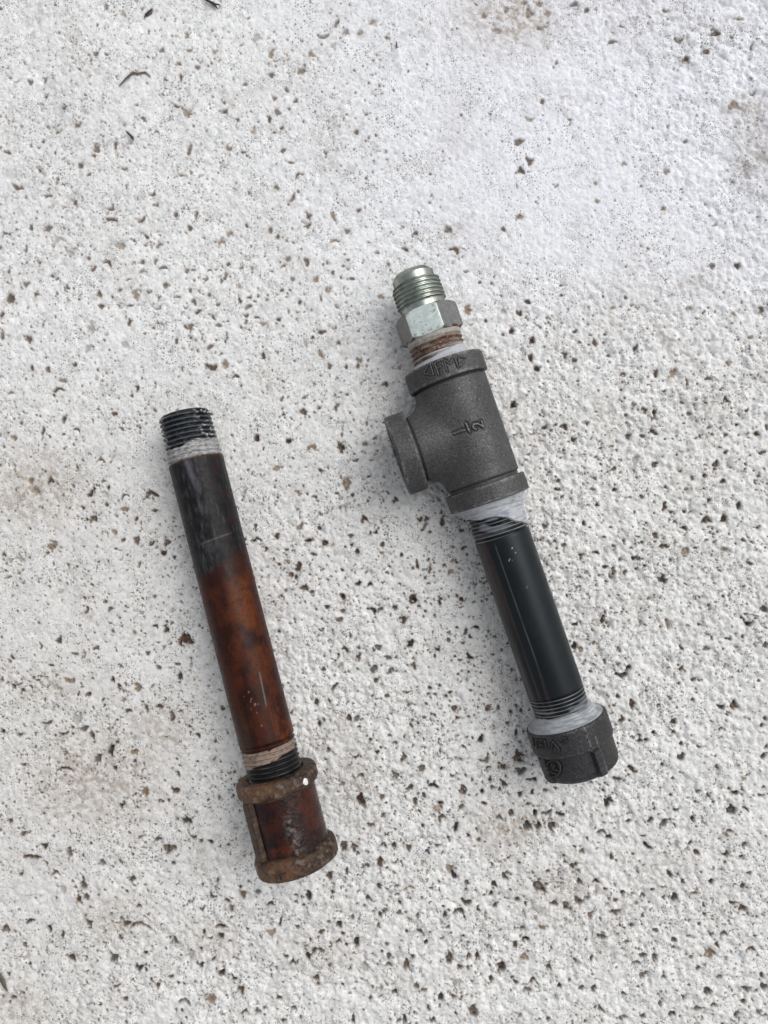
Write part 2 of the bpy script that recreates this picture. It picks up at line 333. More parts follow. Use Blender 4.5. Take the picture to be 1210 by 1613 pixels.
 (400, 1300, 3.025, [(615,97,20,12,0,D),(668,97,11,13,0,B),(478,105,16,18,0,B),(430,100,16,24,0,B),(738,110,12,13,0,B),(823,130,17,10,0,D),(877,96,18,7,0,D),(600,178,14,24,5,B),(535,197,16,10,0,D),(668,180,18,6,-10,B),(965,15,8,22,10,D),(935,212,16,18,0,O),(955,240,12,18,-30,D),(1015,278,12,13,0,D),(442,222,10,14,0,D),(358,245,16,18,0,B),(17,322,16,11,0,D),(262,335,12,24,0,D),(78,377,14,9,0,D),(237,387,8,8,0,D),(545,354,15,9,0,D),(490,380,7,8,0,D),(470,443,9,9,0,D),(405,478,15,13,0,D),(592,485,7,10,0,D),(694,376,9,7,0,D),(740,303,26,7,-5,O),(595,300,14,14,20,D),(1015,372,24,14,0,B),(980,420,30,11,15,D),(1068,402,8,14,0,D),(1145,288,12,14,0,D),(1195,243,14,18,0,D),(1105,435,6,22,0,O),(910,430,9,16,0,D),(780,435,12,10,0,D),(600,432,9,18,20,B),(487,558,14,18,0,D),(300,605,34,12,-10,B),(258,628,12,18,0,D),(205,487,10,7,0,B),(405,558,18,9,-10,B),(185,660,14,9,0,D),(152,625,12,9,0,D),(295,733,18,12,0,B),(523,685,18,22,0,G),(613,602,7,9,0,D),(643,630,8,24,0,D),(640,670,18,10,0,B),(757,627,9,9,0,D),(726,670,16,26,0,B),(790,512,22,10,20,D),(728,512,9,10,0,D),(822,560,11,10,0,D),(896,546,10,8,0,D),(930,640,14,24,0,B),(1025,632,14,12,0,B),(1065,630,10,20,0,B),(985,683,14,12,0,B),(778,768,14,12,0,D),(672,798,11,10,0,D),(422,765,9,7,0,D),(893,822,14,18,0,D),(813,790,16,10,-20,B),(950,822,10,14,0,B),(555,830,9,12,0,B),(120,828,16,9,0,B),(185,880,16,9,0,B),(45,877,10,8,0,D),(17,895,18,12,0,D),(848,927,15,14,0,D),(650,925,8,10,0,D),(718,930,9,22,0,D),(832,875,10,14,0,B),(1040,888,22,22,0,B),(1135,740,14,12,-20,B),(1148,388,12,10,0,B),(1180,680,24,18,0,B),(140,935,14,8,0,B),(695,940,14,8,0,D),(473,930,8,22,0,B),(125,465,6,22,10,D),(320,510,14,9,-20,B),(80,515,22,14,0,O),(635,568,9,9,0,D),(1020,685,8,10,0,D),(690,420,16,10,0,B)]),
 (800, 1260, 2.951, [(205,120,16,20,0,D),(143,125,14,18,0,B),(250,73,20,9,0,D),(195,65,9,14,0,D),(170,70,11,7,0,D),(128,65,7,14,0,D),(95,125,16,20,0,D),(463,22,10,18,0,D),(480,8,14,10,0,D),(725,120,24,16,-40,D),(665,97,10,14,20,D),(470,178,14,10,0,D),(440,155,24,6,5,D),(655,215,28,9,35,D),(630,172,12,5,0,D),(785,205,14,18,0,G),(852,205,11,10,0,B),(880,250,14,16,0,B),(832,235,12,22,30,G),(762,352,14,11,0,D),(483,265,9,16,0,B),(345,245,14,14,0,B),(263,262,8,8,0,D),(310,305,18,14,0,B),(1033,148,14,9,0,B),(1015,165,18,14,0,O),(1105,210,12,14,0,B),(1088,268,9,8,0,D),(948,388,13,11,0,D),(815,382,8,9,0,D),(865,438,16,7,0,B),(780,460,14,20,15,D),(1095,405,12,14,0,B),(1092,515,24,16,-15,B),(1047,482,14,6,0,B),(1125,342,14,6,0,B),(410,440,16,14,0,G),(537,433,10,12,20,D),(455,415,10,8,0,B),(628,450,14,6,0,D),(500,470,12,9,0,B),(680,420,14,7,-30,B),(600,325,8,20,0,G),(335,385,12,14,0,B),(410,383,18,7,0,B),(155,415,30,20,45,B),(335,475,26,16,20,B),(215,485,18,12,0,B),(275,500,14,22,-20,B),(385,540,14,14,0,B),(500,525,22,14,0,B),(437,642,22,10,5,D),(162,597,22,11,15,O),(72,605,12,10,0,D),(85,658,18,10,0,D),(35,678,11,14,0,B),(78,738,20,14,0,O),(190,782,12,14,0,B),(390,742,9,22,10,B),(685,608,16,9,25,D),(578,590,10,11,0,B),(552,662,10,12,0,B),(775,657,12,11,0,D),(918,537,7,6,0,B),(1013,630,15,11,0,D),(950,630,10,8,0,D),(847,642,18,6,0,B),(945,722,24,20,0,O),(855,740,14,12,0,B),(632,730,14,12,0,D),(685,742,11,20,10,D),(600,768,26,6,-10,D),(635,822,24,10,-35,B),(728,830,9,7,0,D),(892,788,12,10,0,D),(990,828,16,8,0,D),(928,895,18,18,0,D),(1110,885,24,16,20,D),(1185,820,9,12,0,D),(1195,875,14,14,0,B),(97,892,18,8,0,D),(20,828,9,9,0,D),(40,850,16,7,0,B),(120,850,20,9,0,B),(240,870,12,12,0,D),(400,882,11,16,0,D),(345,880,14,10,0,B),(543,912,14,9,0,D),(712,950,11,16,0,D),(823,922,11,12,0,D),(440,985,24,9,50,D),(407,970,9,7,0,D),(527,1022,9,11,0,D),(630,1010,14,10,0,B),(770,1005,18,8,0,B),(960,960,16,9,0,B),(1067,1005,12,14,0,D),(1172,993,12,16,0,D),(1100,945,14,9,-20,B),(190,1025,9,10,0,D),(550,1018,14,10,0,O),(885,975,18,10,0,B),(1135,700,20,9,0,B),(285,845,9,7,0,D),(725,410,12,6,-20,B)]),
 (530, 1100, 3.781, [(355,460,24,15,10,D),(505,420,22,24,0,B),(435,540,22,12,-45,D),(577,530,40,13,8,D),(545,500,8,16,0,D),(520,580,12,14,0,D),(487,572,9,9,0,D),(755,550,20,28,0,B),(692,460,20,8,15,D),(625,420,9,9,0,D),(808,485,7,14,0,D),(890,370,28,12,-35,B),(995,410,26,18,15,B),(1083,345,24,36,5,B),(1100,440,28,18,0,D),(1170,488,34,9,0,D),(905,60,22,18,0,B),(1040,85,16,12,0,D),(1025,148,14,16,0,D),(860,248,14,22,25,D),(1073,210,8,20,0,D),(1097,263,10,9,0,D),(968,60,8,14,0,D),(1103,70,9,16,0,D),(870,560,14,16,-10,D),(918,490,9,14,0,D),(928,540,12,16,-30,D),(1005,515,30,13,15,D),(972,548,11,9,0,D),(883,630,14,8,20,D),(1095,580,13,18,0,D),(1172,565,12,18,20,D),(1150,635,18,10,0,D),(1185,690,12,22,0,D),(600,650,28,22,0,O),(625,712,24,18,-30,B),(620,628,24,9,-15,B),(712,770,12,30,15,D),(468,625,13,22,0,B),(270,592,15,14,0,B),(145,605,26,34,0,B),(145,463,20,10,10,D),(38,512,12,14,0,B),(200,755,20,16,30,B),(280,700,14,18,0,B),(515,760,12,10,0,D),(740,650,18,12,0,B),(970,715,18,14,0,D),(1045,690,18,18,0,B)]),
 (850, 600, 3.361, [(610,440,24,16,0,B),(510,420,12,26,5,G),(395,465,18,9,-35,B),(942,438,16,18,20,B),(755,378,20,14,0,G),(975,530,22,12,-40,B),(1062,660,11,20,0,D),(983,728,14,20,0,B),(890,740,26,15,0,B),(667,665,11,22,5,B),(703,695,12,7,0,B),(775,690,12,9,0,B),(775,785,22,11,45,B),(900,635,8,12,20,D),(100,530,18,10,20,D),(97,573,22,9,0,B),(300,520,14,9,30,B),(285,573,16,9,0,O),(400,577,11,9,0,B),(545,612,11,14,0,B),(305,657,12,8,0,D),(175,737,9,9,0,D),(32,765,16,13,0,D),(80,850,9,9,0,D),(345,828,12,6,0,D),(225,925,20,8,-45,B),(300,908,18,7,15,B),(505,935,18,11,0,D),(530,942,14,8,10,D),(397,875,14,11,0,B),(490,885,9,7,0,D),(547,853,10,8,0,D),(658,877,22,14,0,B),(610,820,20,14,30,B),(450,850,7,16,0,D),(560,977,13,6,0,D),(518,996,13,7,0,D),(395,1015,9,26,0,B),(350,985,13,9,0,D),(452,1015,11,14,0,B),(890,842,14,6,0,B),(985,892,14,12,0,O),(1122,967,18,10,0,B),(1160,775,11,12,0,B),(1083,845,14,9,0,B),(1130,855,9,6,0,D),(670,565,14,7,0,B),(985,378,12,10,0,D),(1180,378,22,9,0,B),(130,870,14,12,20,B),(235,750,8,14,0,B),(780,905,22,20,0,O),(830,887,18,4,0,B)]),
 (350, 400, 4.172, [(435,30,22,16,-35,B),(555,45,16,30,-10,B),(615,165,22,18,-20,O),(695,240,18,20,0,O),(38,68,20,9,-10,B),(120,92,14,12,0,B),(192,92,12,18,0,B),(20,145,14,22,20,B),(403,85,22,10,10,B),(460,165,13,18,0,D),(390,240,16,13,0,D),(112,215,14,14,0,O),(690,60,16,12,45,D),(825,40,16,10,0,D),(725,122,9,18,-15,B),(828,98,13,9,0,B),(852,163,18,9,0,D),(812,268,16,10,0,G),(175,285,18,9,0,D),(235,275,10,12,20,D),(290,300,12,14,0,D),(115,305,8,24,-20,D),(175,345,34,10,-30,B),(225,417,22,6,0,D),(153,445,8,24,0,D),(268,455,26,12,10,O),(370,427,18,12,0,D),(508,320,13,14,20,B),(648,300,10,18,0,B),(752,348,14,10,20,B),(435,370,9,18,0,O),(655,510,26,14,-10,B),(765,580,14,10,20,D),(27,535,11,20,0,D),(267,665,14,20,0,D),(18,722,20,26,0,O),(110,708,20,8,0,G),(90,803,22,9,0,D),(122,868,8,24,0,D),(540,580,13,24,0,G),(645,655,14,32,-30,O),(475,702,9,9,0,D),(708,735,14,16,20,B),(890,740,13,20,10,B),(900,695,18,18,-30,O),(1040,285,26,16,15,O),(525,1040,26,20,20,B),(750,1005,12,24,15,B),(950,1117,9,18,0,D),(223,1210,14,20,0,B),(435,1230,18,13,0,B),(1078,855,24,14,10,B),(815,740,9,14,0,D),(820,920,14,10,0,D),(780,908,6,6,0,D),(975,887,6,6,0,D),(785,1190,8,14,0,B),(488,425,10,9,0,O)]),
 (400, 680, 3.559, [(13,37,13,16,0,B),(190,50,16,10,-30,B),(325,92,34,11,-8,O),(490,90,18,26,0,B),(570,157,22,7,-10,B),(655,158,14,6,0,B),(125,205,30,14,-20,O),(375,218,16,10,20,B),(520,285,24,28,0,O),(275,305,8,12,0,B),(250,340,12,20,0,O),(340,368,18,9,10,B),(552,355,9,13,20,B),(463,345,11,7,0,B),(795,382,18,12,-20,B),(726,387,6,6,0,D),(500,430,26,16,30,G),(368,458,12,12,0,O),(618,492,18,16,-15,B),(930,490,16,16,0,B),(955,535,9,24,30,B),(1060,500,14,26,10,B),(990,563,10,8,0,D),(368,542,12,10,0,D),(250,535,28,14,-20,O),(128,585,12,16,30,B),(310,610,26,10,0,B),(395,625,22,16,-20,B),(15,605,24,9,-10,B),(543,585,12,12,0,B),(653,570,10,13,0,B),(547,635,9,13,10,B),(510,648,10,8,0,B),(580,672,12,16,0,B),(330,685,18,10,20,D),(68,660,12,16,0,B),(140,743,14,9,0,B),(250,765,18,30,15,B),(207,800,14,14,0,B),(235,820,8,18,0,B),(828,695,9,14,0,D),(915,745,8,22,-10,B),(988,765,9,32,10,B),(960,820,9,10,0,B),(632,790,16,5,-40,D),(586,850,18,8,-35,B),(652,860,15,9,0,B),(495,775,10,8,0,B),(280,880,24,16,0,B),(328,900,13,10,0,B),(497,925,13,22,0,B),(895,942,22,22,0,B),(1040,942,8,18,10,B),(1163,942,16,10,0,B),(1165,555,12,11,0,D),(1170,655,16,6,-30,D),(745,790,8,7,0,D),(75,815,14,12,-40,G),(180,890,12,8,0,B),(1110,790,20,14,0,O),(890,765,9,7,0,B)]),
 (0, 300, 3.457, [(478,370,18,9,0,D),(507,425,12,18,35,D),(585,393,24,8,30,B),(772,388,18,12,-20,D),(845,382,13,12,0,B),(775,440,20,12,0,O),(893,420,24,7,0,D),(1015,430,13,15,0,B),(1050,433,12,8,0,O),(1142,437,18,7,10,B),(697,485,18,6,-25,B),(140,510,22,12,-20,B),(900,515,16,18,0,B),(810,552,11,11,0,B),(735,562,24,26,0,O),(650,540,10,14,30,B),(537,568,12,18,0,D),(550,630,16,12,0,B),(1037,545,9,16,10,B),(1080,548,9,8,0,B),(967,580,18,7,0,D),(1055,605,12,18,20,D),(1120,480,12,18,20,B),(1138,572,10,11,0,B),(1010,637,16,6,10,B),(1187,617,14,9,10,D),(1080,660,24,9,-20,B),(60,590,28,24,0,B),(1160,690,9,20,-25,B),(1187,733,14,8,10,D),(1030,740,30,16,-10,B),(1145,850,18,9,-20,B),(1148,960,30,16,0,B),(1060,815,14,10,0,O),(1205,490,8,12,0,B),(215,395,12,10,0,B),(310,560,8,10,0,B),(610,578,9,8,0,B),(700,625,28,6,-8,B),(8,672,12,18,0,B),(380,330,26,24,0,G),(850,638,26,5,0,B)]),
 (560, 390, 3.781, [(670,365,20,30,0,O),(685,455,18,5,0,O),(775,435,11,10,0,B),(1052,552,16,17,0,B),(1085,720,16,14,0,B),(1045,655,10,16,0,B),(975,385,22,16,30,B),(1025,320,20,9,20,B),(810,212,9,9,0,B),(930,495,14,20,0,B),(880,515,9,10,0,D),(945,929,18,24,20,B),(1130,1069,12,8,0,B),(1050,1104,28,5,0,O)]),
]
# broad patches: (u, v, ru, rv, amount of tan dirt, amount of grey)
PATCH = [(60,770,85,60,.55,0),(60,1085,60,40,.35,0),(150,1230,120,90,.5,0),(250,1150,60,60,.35,0),(800,30,85,50,.55,0),(180,1450,80,50,.35,0),(800,1305,50,40,.5,0),
         (1190,230,40,60,.25,.5),(1185,175,30,30,.4,.2),(100,190,50,60,.0,.35),(330,1480,60,40,.3,0),(30,1580,60,40,.45,0),(500,1500,90,40,.25,0),(560,1230,40,80,.2,.25),
         (1105,445,22,20,.1,.5),(700,1020,50,60,0,.15),(720,720,60,60,0,.15),(300,700,60,80,0,.2),(880,1410,80,60,.25,0),(1040,1370,80,60,.15,0),(320,1350,70,50,.15,.2),(1000,30,160,60,.15,0),(720,200,30,60,.12,.1),(90,300,80,60,.05,.15),(640,520,30,60,.2,.0)]


def grid_axis(lo, hi, step, far):
    core = np.arange(lo, hi + step * .5, step)
    out_hi, s, p = [], step, core[-1]
    while p < far:
        s *= 1.35; p += s; out_hi.append(p)
    out_lo, s, p = [], step, core[0]
    while p > -far:
        s *= 1.35; p -= s; out_lo.append(p)
    return np.concatenate([np.array(out_lo[::-1]), core, np.array(out_hi)])


def make_ground():
    px = 0.255                                # mm per photo pixel on the ground
    U = grid_axis(-66, 1276, 1.56, 6000)
    V = grid_axis(-66, 1680, 1.56, 6000)
    nu, nv = len(U), len(V)
    u, v = np.meshgrid(U, V)                  # v down
    rng = np.random.RandomState(7)
    core = (u > -90) & (u < 1300) & (v > -90) & (v < 1700)
    # relief of the trowelled and sponged surface (mm)
    knob = sstep(560, 1000, u * .75 + v * .45) * .75 + .25
    smooth = np.exp(-(((u - 860) / 200) ** 2 + ((v - 290) / 190) ** 2)) * .8 + np.exp(-(((u - 480) / 120) ** 2 + ((v - 60) / 60) ** 2)) * .4 + np.exp(-(((u - 1060) / 110) ** 2 + ((v - 390) / 90) ** 2)) * .4
    knob = knob * (1 - np.clip(smooth, 0, .9))
    wu = u + 9 * (fbm2(u / 16, v / 16, 2, 5) - .5); wv = v + 9 * (fbm2(u / 16, v / 16, 2, 9) - .5)
    d1, d2 = worley2(wu / 14, wv / 15, 3)
    e1, e2 = worley2(wu / 9.5 + 7, wv / 10.5, 13)
    h = 1.15 * (fbm2(u / 150, v / 150, 3, 21) - .5)
    h += knob * (1.3 * (fbm2(wu / 18, wv / 20, 3, 31) - .5) - 0.9 * np.clip(d1, 0, 1) ** 2 * 1.15 - 1.25 * np.clip(e1, 0, .9) ** 2 * 1.1 * sstep(.25, .7, fbm2(u / 40, v / 40, 2, 61)))
    h += (0.26 + .65 * knob) * (fbm2(u / 6.5, v / 6.5, 3, 41, .6) - .5)
    h += (.16 + .2 * knob) * (noise2((u * .87 + v * .5) / 3.3, (v * .87 - u * .5) / 3.3, 77) - .5)
    tan = np.zeros_like(u); dark = np.zeros_like(u); grey = np.zeros_like(u); brown = np.zeros_like(u)

    # broad dirt
    spk = sstep(.42, .68, fbm2(u / 6, v / 6, 4, 51, .65))
    for (pu, pv, ru, rv, at, ag) in PATCH:
        g = np.exp(-(((u - pu) / ru) ** 2 + ((v - pv) / rv) ** 2))
        tan = np.maximum(tan, 1.25 * g * at * (.35 + .75 * spk))
        grey = np.maximum(grey, g * ag * (.5 + .5 * spk))
    lowf = sstep(.55, .8, fbm2(u / 70, v / 70, 3, 71))
    tan = np.maximum(tan, .25 * lowf * spk)
    tan = np.maximum(tan, .13 * (1 - sstep(60, 330, u)) * sstep(450, 900, v) * (.4 + .9 * fbm2(u / 30, v / 30, 3, 73)))
    grey = np.maximum(grey, .12 * sstep(.5, .8, fbm2(u / 45 + 9, v / 45, 3, 81)) * (.4 + .6 * spk))

    # hollows
    pits = []
    for (ou, ov, s, lst) in TILES:
        for (x, y, rx, ry, a, tone) in lst:
            pits.append((ou + x / s, ov + y / s, rx / s, ry / s, a, tone, True))
    traced = np.array([(p[0], p[1]) for p in pits])

    def density(uu, vv):
        dn = .35 + .65 * min(1, max(0, (vv - 100) / 900.0)) + .35 * math.exp(-((uu - 150) / 220) ** 2 - ((vv - 250) / 260) ** 2)
        dn *= 1 - .85 * math.exp(-((uu - 860) / 190) ** 2 - ((vv - 270) / 180) ** 2)
        dn *= 1 - .6 * math.exp(-((uu - 480) / 120) ** 2 - ((vv - 30) / 60) ** 2)
        return dn
    cl = fbm2(np.linspace(-66, 1276, 90)[None, :] / 40 + 0 * np.zeros((120, 1)), np.linspace(-66, 1680, 120)[:, None] / 40 + np.zeros((1, 90)), 3, 99)
    n = 0
    while n < 21000:
        uu = rng.uniform(-64, 1274); vv = rng.uniform(-64, 1678)
        c = cl[min(119, int((vv + 66) / 1746 * 119)), min(89, int((uu + 66) / 1342 * 89))]
        if rng.rand() > density(uu, vv) * (.12 + 2.6 * max(0, c - .38)):
            continue
        n += 1
        inside = 0 < uu < 1210 and 0 < vv < 1613
        r = (0.42 + rng.gamma(1.1, .50)) if inside else (0.5 + rng.gamma(1.2, .7))
        if inside and r > 1.7 and np.min(np.hypot(traced[:, 0] - uu, traced[:, 1] - vv)) < 9:
            r = 1.1
        tone = rng.choice([D, B, O, G], p=[.30, .30, .12, .28])
        asp = rng.uniform(.38, .95)
        pits.append((uu, vv, r * 1.15, r * asp, rng.uniform(0, 180), tone, False))
    for (cnt, u0, u1, v0, v1, pr) in ((1000, 0, 640, 40, 930, [.10, .34, .30, .26]), (60, 700, 1210, 0, 500, [.1, .3, .4, .2]), (1300, 0, 1210, 880, 1613, [.40, .34, .10, .16]), (480, 820, 1210, 480, 1000, [.2, .4, .2, .2]), (160, 640, 850, 850, 1200, [.4, .3, .1, .2])):
        for q in range(cnt):
            uu = rng.uniform(u0, u1); vv = rng.uniform(v0, v1)
            if np.min(np.hypot(traced[:, 0] - uu, traced[:, 1] - vv)) < 7:
                continue
            pits.append((uu, vv, rng.uniform(1.2, 3.0), rng.uniform(.8, 1.7), rng.uniform(0, 180), rng.choice([D, B, O, G], p=pr), True))
    for (pu, pv, ra, rb, ang, tone, tr) in pits:
        rm = max(ra, rb) * 1.6 + 3
        i0, i1 = np.searchsorted(U, pu - rm), np.searchsorted(U, pu + rm)
        j0, j1 = np.searchsorted(V, pv - rm), np.searchsorted(V, pv + rm)
        if i1 <= i0 or j1 <= j0:
            continue
        sl = (slice(j0, j1), slice(i0, i1))
        du, dv = u[sl] - pu, v[sl] - pv
        ca, sa = math.cos(R(ang)), math.sin(R(ang))
        a = (du * ca + dv * sa); b = (-du * sa + dv * ca)
        kk = .97 if tr else 1.1
        ra2, rb2 = max(ra * kk, .9), max(rb * kk, .8)
        sd = int(rng.randint(0, 100000))
        f = 4.2 if max(ra, rb) > 3 else 2.5
        wn = (fbm2(u[sl] / f, v[sl] / f, 2, sd % 997, .6) - .5)
        bend = rng.uniform(-.9, .9)
        q = np.hypot(a / ra2, (b + bend * (a * a / max(ra2, 1.5) - ra2 * .4)) / rb2) + wn * (1.45 if tr else .9)
        soft = float(np.clip((800 - pv - .1 * pu) / 350, 0, 1))
        m = 1 - sstep(.80 - .22 * soft, 1.12 + .06 * soft, q)
        halo = 1 - sstep(.8, 2.0, q)
        k = rng.uniform(.75, 1.0) * (1 - .12 * soft)
        if tone == D and soft > .2 and rng.rand() < .75:
            tone = B
        size = math.sqrt(ra * rb) * px
        dep = (1 - .45 * soft) * min(1.7, .2 + size * .85) * (1.0 if tone < 2 else .55)
        h[sl] -= m * dep + halo * .10
        if tone == D:
            dark[sl] = np.maximum(dark[sl], m * k)
            brown[sl] = np.maximum(brown[sl], halo * .22)
        elif tone == B:
            fr = noise2(u[sl] / 4, v[sl] / 4, 5 + sd % 97)
            brown[sl] = np.maximum(brown[sl], m * k)
            dark[sl] = np.maximum(dark[sl], m * sstep(.35, .8, fr) * .75 * (1 - .6 * soft))
            tan[sl] = np.maximum(tan[sl], halo * .30)
        elif tone == O:
            tan[sl] = np.maximum(tan[sl], m * k)
            brown[sl] = np.maximum(brown[sl], m * .55 * noise2(u[sl] / 3, v[sl] / 3, 8))
            tan[sl] = np.maximum(tan[sl], halo * .25)
        else:
            grey[sl] = np.maximum(grey[sl], m * .8)
    # keep the far field plain
    fade = np.where(core, 1.0, 0.0)
    h *= fade
    mot = .14 * (fbm2(u / 26, v / 26, 4, 111) - .5) + .22 * (fbm2(u / 6, v / 6, 3, 113, .65) - .5) + .12 * (noise2((u * .8 + v * .6) / 3.1, (v * .8 - u * .6) / 3.1, 115) - .5)
    base = np.array([.765, .763, .753]) * (1 + mot * (1 - .45 * np.clip(smooth, 0, 1)))[..., None]
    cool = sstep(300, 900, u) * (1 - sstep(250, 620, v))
    base = mix(base, base * np.array([1.02, 1.03, 1.085]), cool)  # bluish sky gloss at upper right, painted into the base colour
    base = mix(base, base * np.array([1.055, 1.065, 1.085]), (1 - sstep(350, 900, v + .1 * u)) * .9)  # stronger light towards the top, painted in as a brighter base
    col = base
    gp = sstep(.58, .74, fbm2(wu / 9 + 4, wv / 10, 3, 119, .65)) * (1 - .6 * np.clip(smooth, 0, 1))
    col = mix(col, np.array([.40, .405, .405]), gp * .38)
    col = mix(col, np.array([.40, .39, .375]), np.clip(grey, 0, 1))
    col = mix(col, np.array([.30, .225, .145]), np.clip(tan, 0, 1))
    col = mix(col, np.array([.12, .066, .034]), np.clip(brown, 0, 1))
    col = mix(col, np.array([.026, .019, .012]), np.clip(dark, 0, 1))
    far_ = sstep(0, 60, np.maximum(np.maximum(-66 - u, u - 1276), np.maximum(-66 - v, v - 1680)))
    col = mix(col, np.array([.69, .69, .685]), np.where(core, far_, 1.0))      # beyond the modelled relief the material alone gives the grain
    rough = np.full(u.shape + (1,), .62)
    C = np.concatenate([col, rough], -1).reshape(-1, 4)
    s = CAM_H / F_PX
    X = (u - CX) * s; Y = (CY - v) * s; Z = h * MM - .0002
    Vt = np.stack([X, Y, Z], -1).reshape(-1, 3)
    i = np.arange(nv - 1)[:, None] * nu; j = np.arange(nu - 1)[None, :]
    Q = np.stack([i + j, i + nu + j, i + nu + j + 1, i + j + 1], -1).reshape(-1, 4)

    m, t, b = nodes('white_concrete')
    at = t.nodes.new('ShaderNodeAttribute'); at.attribute_name = 'surface_colour'
    tc = t.nodes.new('ShaderNodeTexCoord')
    last = at.outputs['Color']
    n = add_noise(t, 1500, 4, .7, tc.outputs['Object'])
    mr = t.nodes.new('ShaderNodeMapRange')
    for k_, v_ in (('From Min', .3), ('From Max', .7), ('To Min', .88), ('To Max', 1.09)):
        mr.inputs[k_].default_value = v_
    t.links.new(n.outputs['Fac'], mr.inputs['Value'])
    vm = t.nodes.new('ShaderNodeVectorMath'); vm.operation = 'SCALE'
    t.links.new(last, vm.inputs[0]); t.links.new(mr.outputs[0], vm.inputs['Scale'])
    last = vm.outputs[0]
    # pinholes in the cement skin
    for (sc_, r0, thr, dens, seed, darkc) in ((850, .20, .50, 50, 0.0, .12), (1350, .24, .44, 70, 3.3, .16), (420, .10, .66, 40, 7.7, .03), (1900, .26, .50, 90, 5.1, .2)):
        mp = t.nodes.new('ShaderNodeMapping'); mp.inputs['Location'].default_value = (seed * .01, seed * .013, 0)
        mp.inputs['Scale'].default_value = (1, 1, 0)
        dn0 = add_noise(t, 1100, 2, .6, tc.outputs['Object'])
        off = t.nodes.new('ShaderNodeVectorMath'); off.operation = 'MULTIPLY_ADD'
        off.inputs[1].default_value = (.00055, .00055, 0); t.links.new(dn0.outputs['Color'], off.inputs[0]); t.links.new(tc.outputs['Object'], off.inputs[2])
        t.links.new(off.outputs[0], mp.inputs['Vector'])
        vo = t.nodes.new('ShaderNodeTexVoronoi'); vo.voronoi_dimensions = '2D'
        vo.inputs['Scale'].default_value = sc_
        t.links.new(mp.outputs[0], vo.inputs['Vector'])
        sx = t.nodes.new('ShaderNodeSeparateColor'); t.links.new(vo.outputs['Color'], sx.inputs[0])
        dn = add_noise(t, dens, 3, .6, mp.outputs[0])
        ad = t.nodes.new('ShaderNodeMath'); ad.operation = 'MULTIPLY'
        t.links.new(sx.outputs[0], ad.inputs[0])
        dm = t.nodes.new('ShaderNodeMapRange')
        for k_, v_ in (('From Min', .35), ('From Max', .65), ('To Min', .40), ('To Max', 1.2)):
            dm.inputs[k_].default_value = v_
        t.links.new(dn.outputs['Fac'], dm.inputs['Value']); t.links.new(dm.outputs[0], ad.inputs[1])
        rad = t.nodes.new('ShaderNodeMapRange')
        for k_, v_ in (('From Min', thr), ('From Max', 1.15), ('To Min', 0.0), ('To Max', r0 * 1.6)):
            rad.inputs[k_].default_value = v_
        t.links.new(ad.outputs[0], rad.inputs['Value'])
        di = t.nodes.new('ShaderNodeMath'); di.operation = 'SUBTRACT'
        t.links.new(rad.outputs[0], di.inputs[0]); t.links.new(vo.outputs['Distance'], di.inputs[1])
        fm = t.nodes.new('ShaderNodeMapRange')
        for k_, v_ in (('From Min', -.03), ('From Max', .05), ('To Min', 0.0), ('To Max', .85)):
            fm.inputs[k_].default_value = v_
        t.links.new(di.outputs[0], fm.inputs['Value'])
        mx = t.nodes.new('ShaderNodeMix'); mx.data_type = 'RGBA'
        t.links.new(fm.outputs[0], mx.inputs[0]); t.links.new(last, mx.inputs[6])
        mx.inputs[7].default_value = (darkc, darkc * .93, darkc * .85, 1)
        last = mx.outputs[2]
    t.links.new(last, b.inputs['Base Color'])
    b.inputs['Roughness'].default_value = .6
    b.inputs['Specular IOR Level'].default_value = .35
    nb = add_noise(t, 1800, 4, .7, tc.outputs['Object'])
    bp = t.nodes.new('ShaderNodeBump'); bp.inputs['Distance'].default_value = .00012; bp.inputs['Strength'].default_value = .8
    t.links.new(nb.outputs['Fac'], bp.inputs['Height']); t.links.new(bp.outputs[0], b.inputs['Normal'])
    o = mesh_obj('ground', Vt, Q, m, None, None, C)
    o['kind'] = 'structure'
    return o


make_ground()


def tag(o, label, cat, group=None):
    o['label'] = label; o['category'] = cat
    if group:
        o['group'] = group


# ------------------------------------------------------------------ right: black iron assembly
AZ = 16.0                                   # height of the axis, mm
TH = R(19.05)
p0 = unproject(647.5, 429, AZ * MM)
right = bpy.data.objects.new('black_pipe_assembly', None)
COL.objects.link(right)
right.location = (p0.x, p0.y, 0)
right.rotation_euler = (0, 0, TH)
right.empty_display_size = .02
tag(right, 'black iron pipe with a tee, zinc flare fitting on top and a cap below', 'pipe fitting')
MR = Matrix.Translation(right.location) @ Euler((0, 0, TH)).to_matrix().to_4x4()


def hit(u, v, r, M, az, tc=None):
    """Point (mm, local frame) where the sight line through photo pixel (u, v) meets the cylinder of radius r about the axis."""
    inv = M.inverted()
    o = inv @ Vector((0, 0, CAM_H)); d = (inv @ unproject(u, v, 0)) - o
    ox, oz, dx, dz = o.x * 1000, o.z * 1000 - az, d.x * 1000, d.z * 1000
    A = dx * dx + dz * dz; Bq = 2 * (ox * dx + oz * dz); Cq = ox * ox + oz * oz - r * r
    disc = max(Bq * Bq - 4 * A * Cq, 0)
    k = (-Bq - math.sqrt(disc)) / (2 * A)
    return (o + d * k) * 1000


def strokes(bl, lines, origin, scale, r, M, az, rad, col):
    for ln in lines:
        pts = []
        for a, b in zip(ln[:-1], ln[1:]):
            for k in range(4):
                pts.append((a[0] + (b[0] - a[0]) * k / 4, a[1] + (b[1] - a[1]) * k / 4))
        pts.append(ln[-1])
        bl.tube([hit(origin[0] + x / scale, origin[1] + y / scale, r, M, az) for x, y in pts], rad, col)


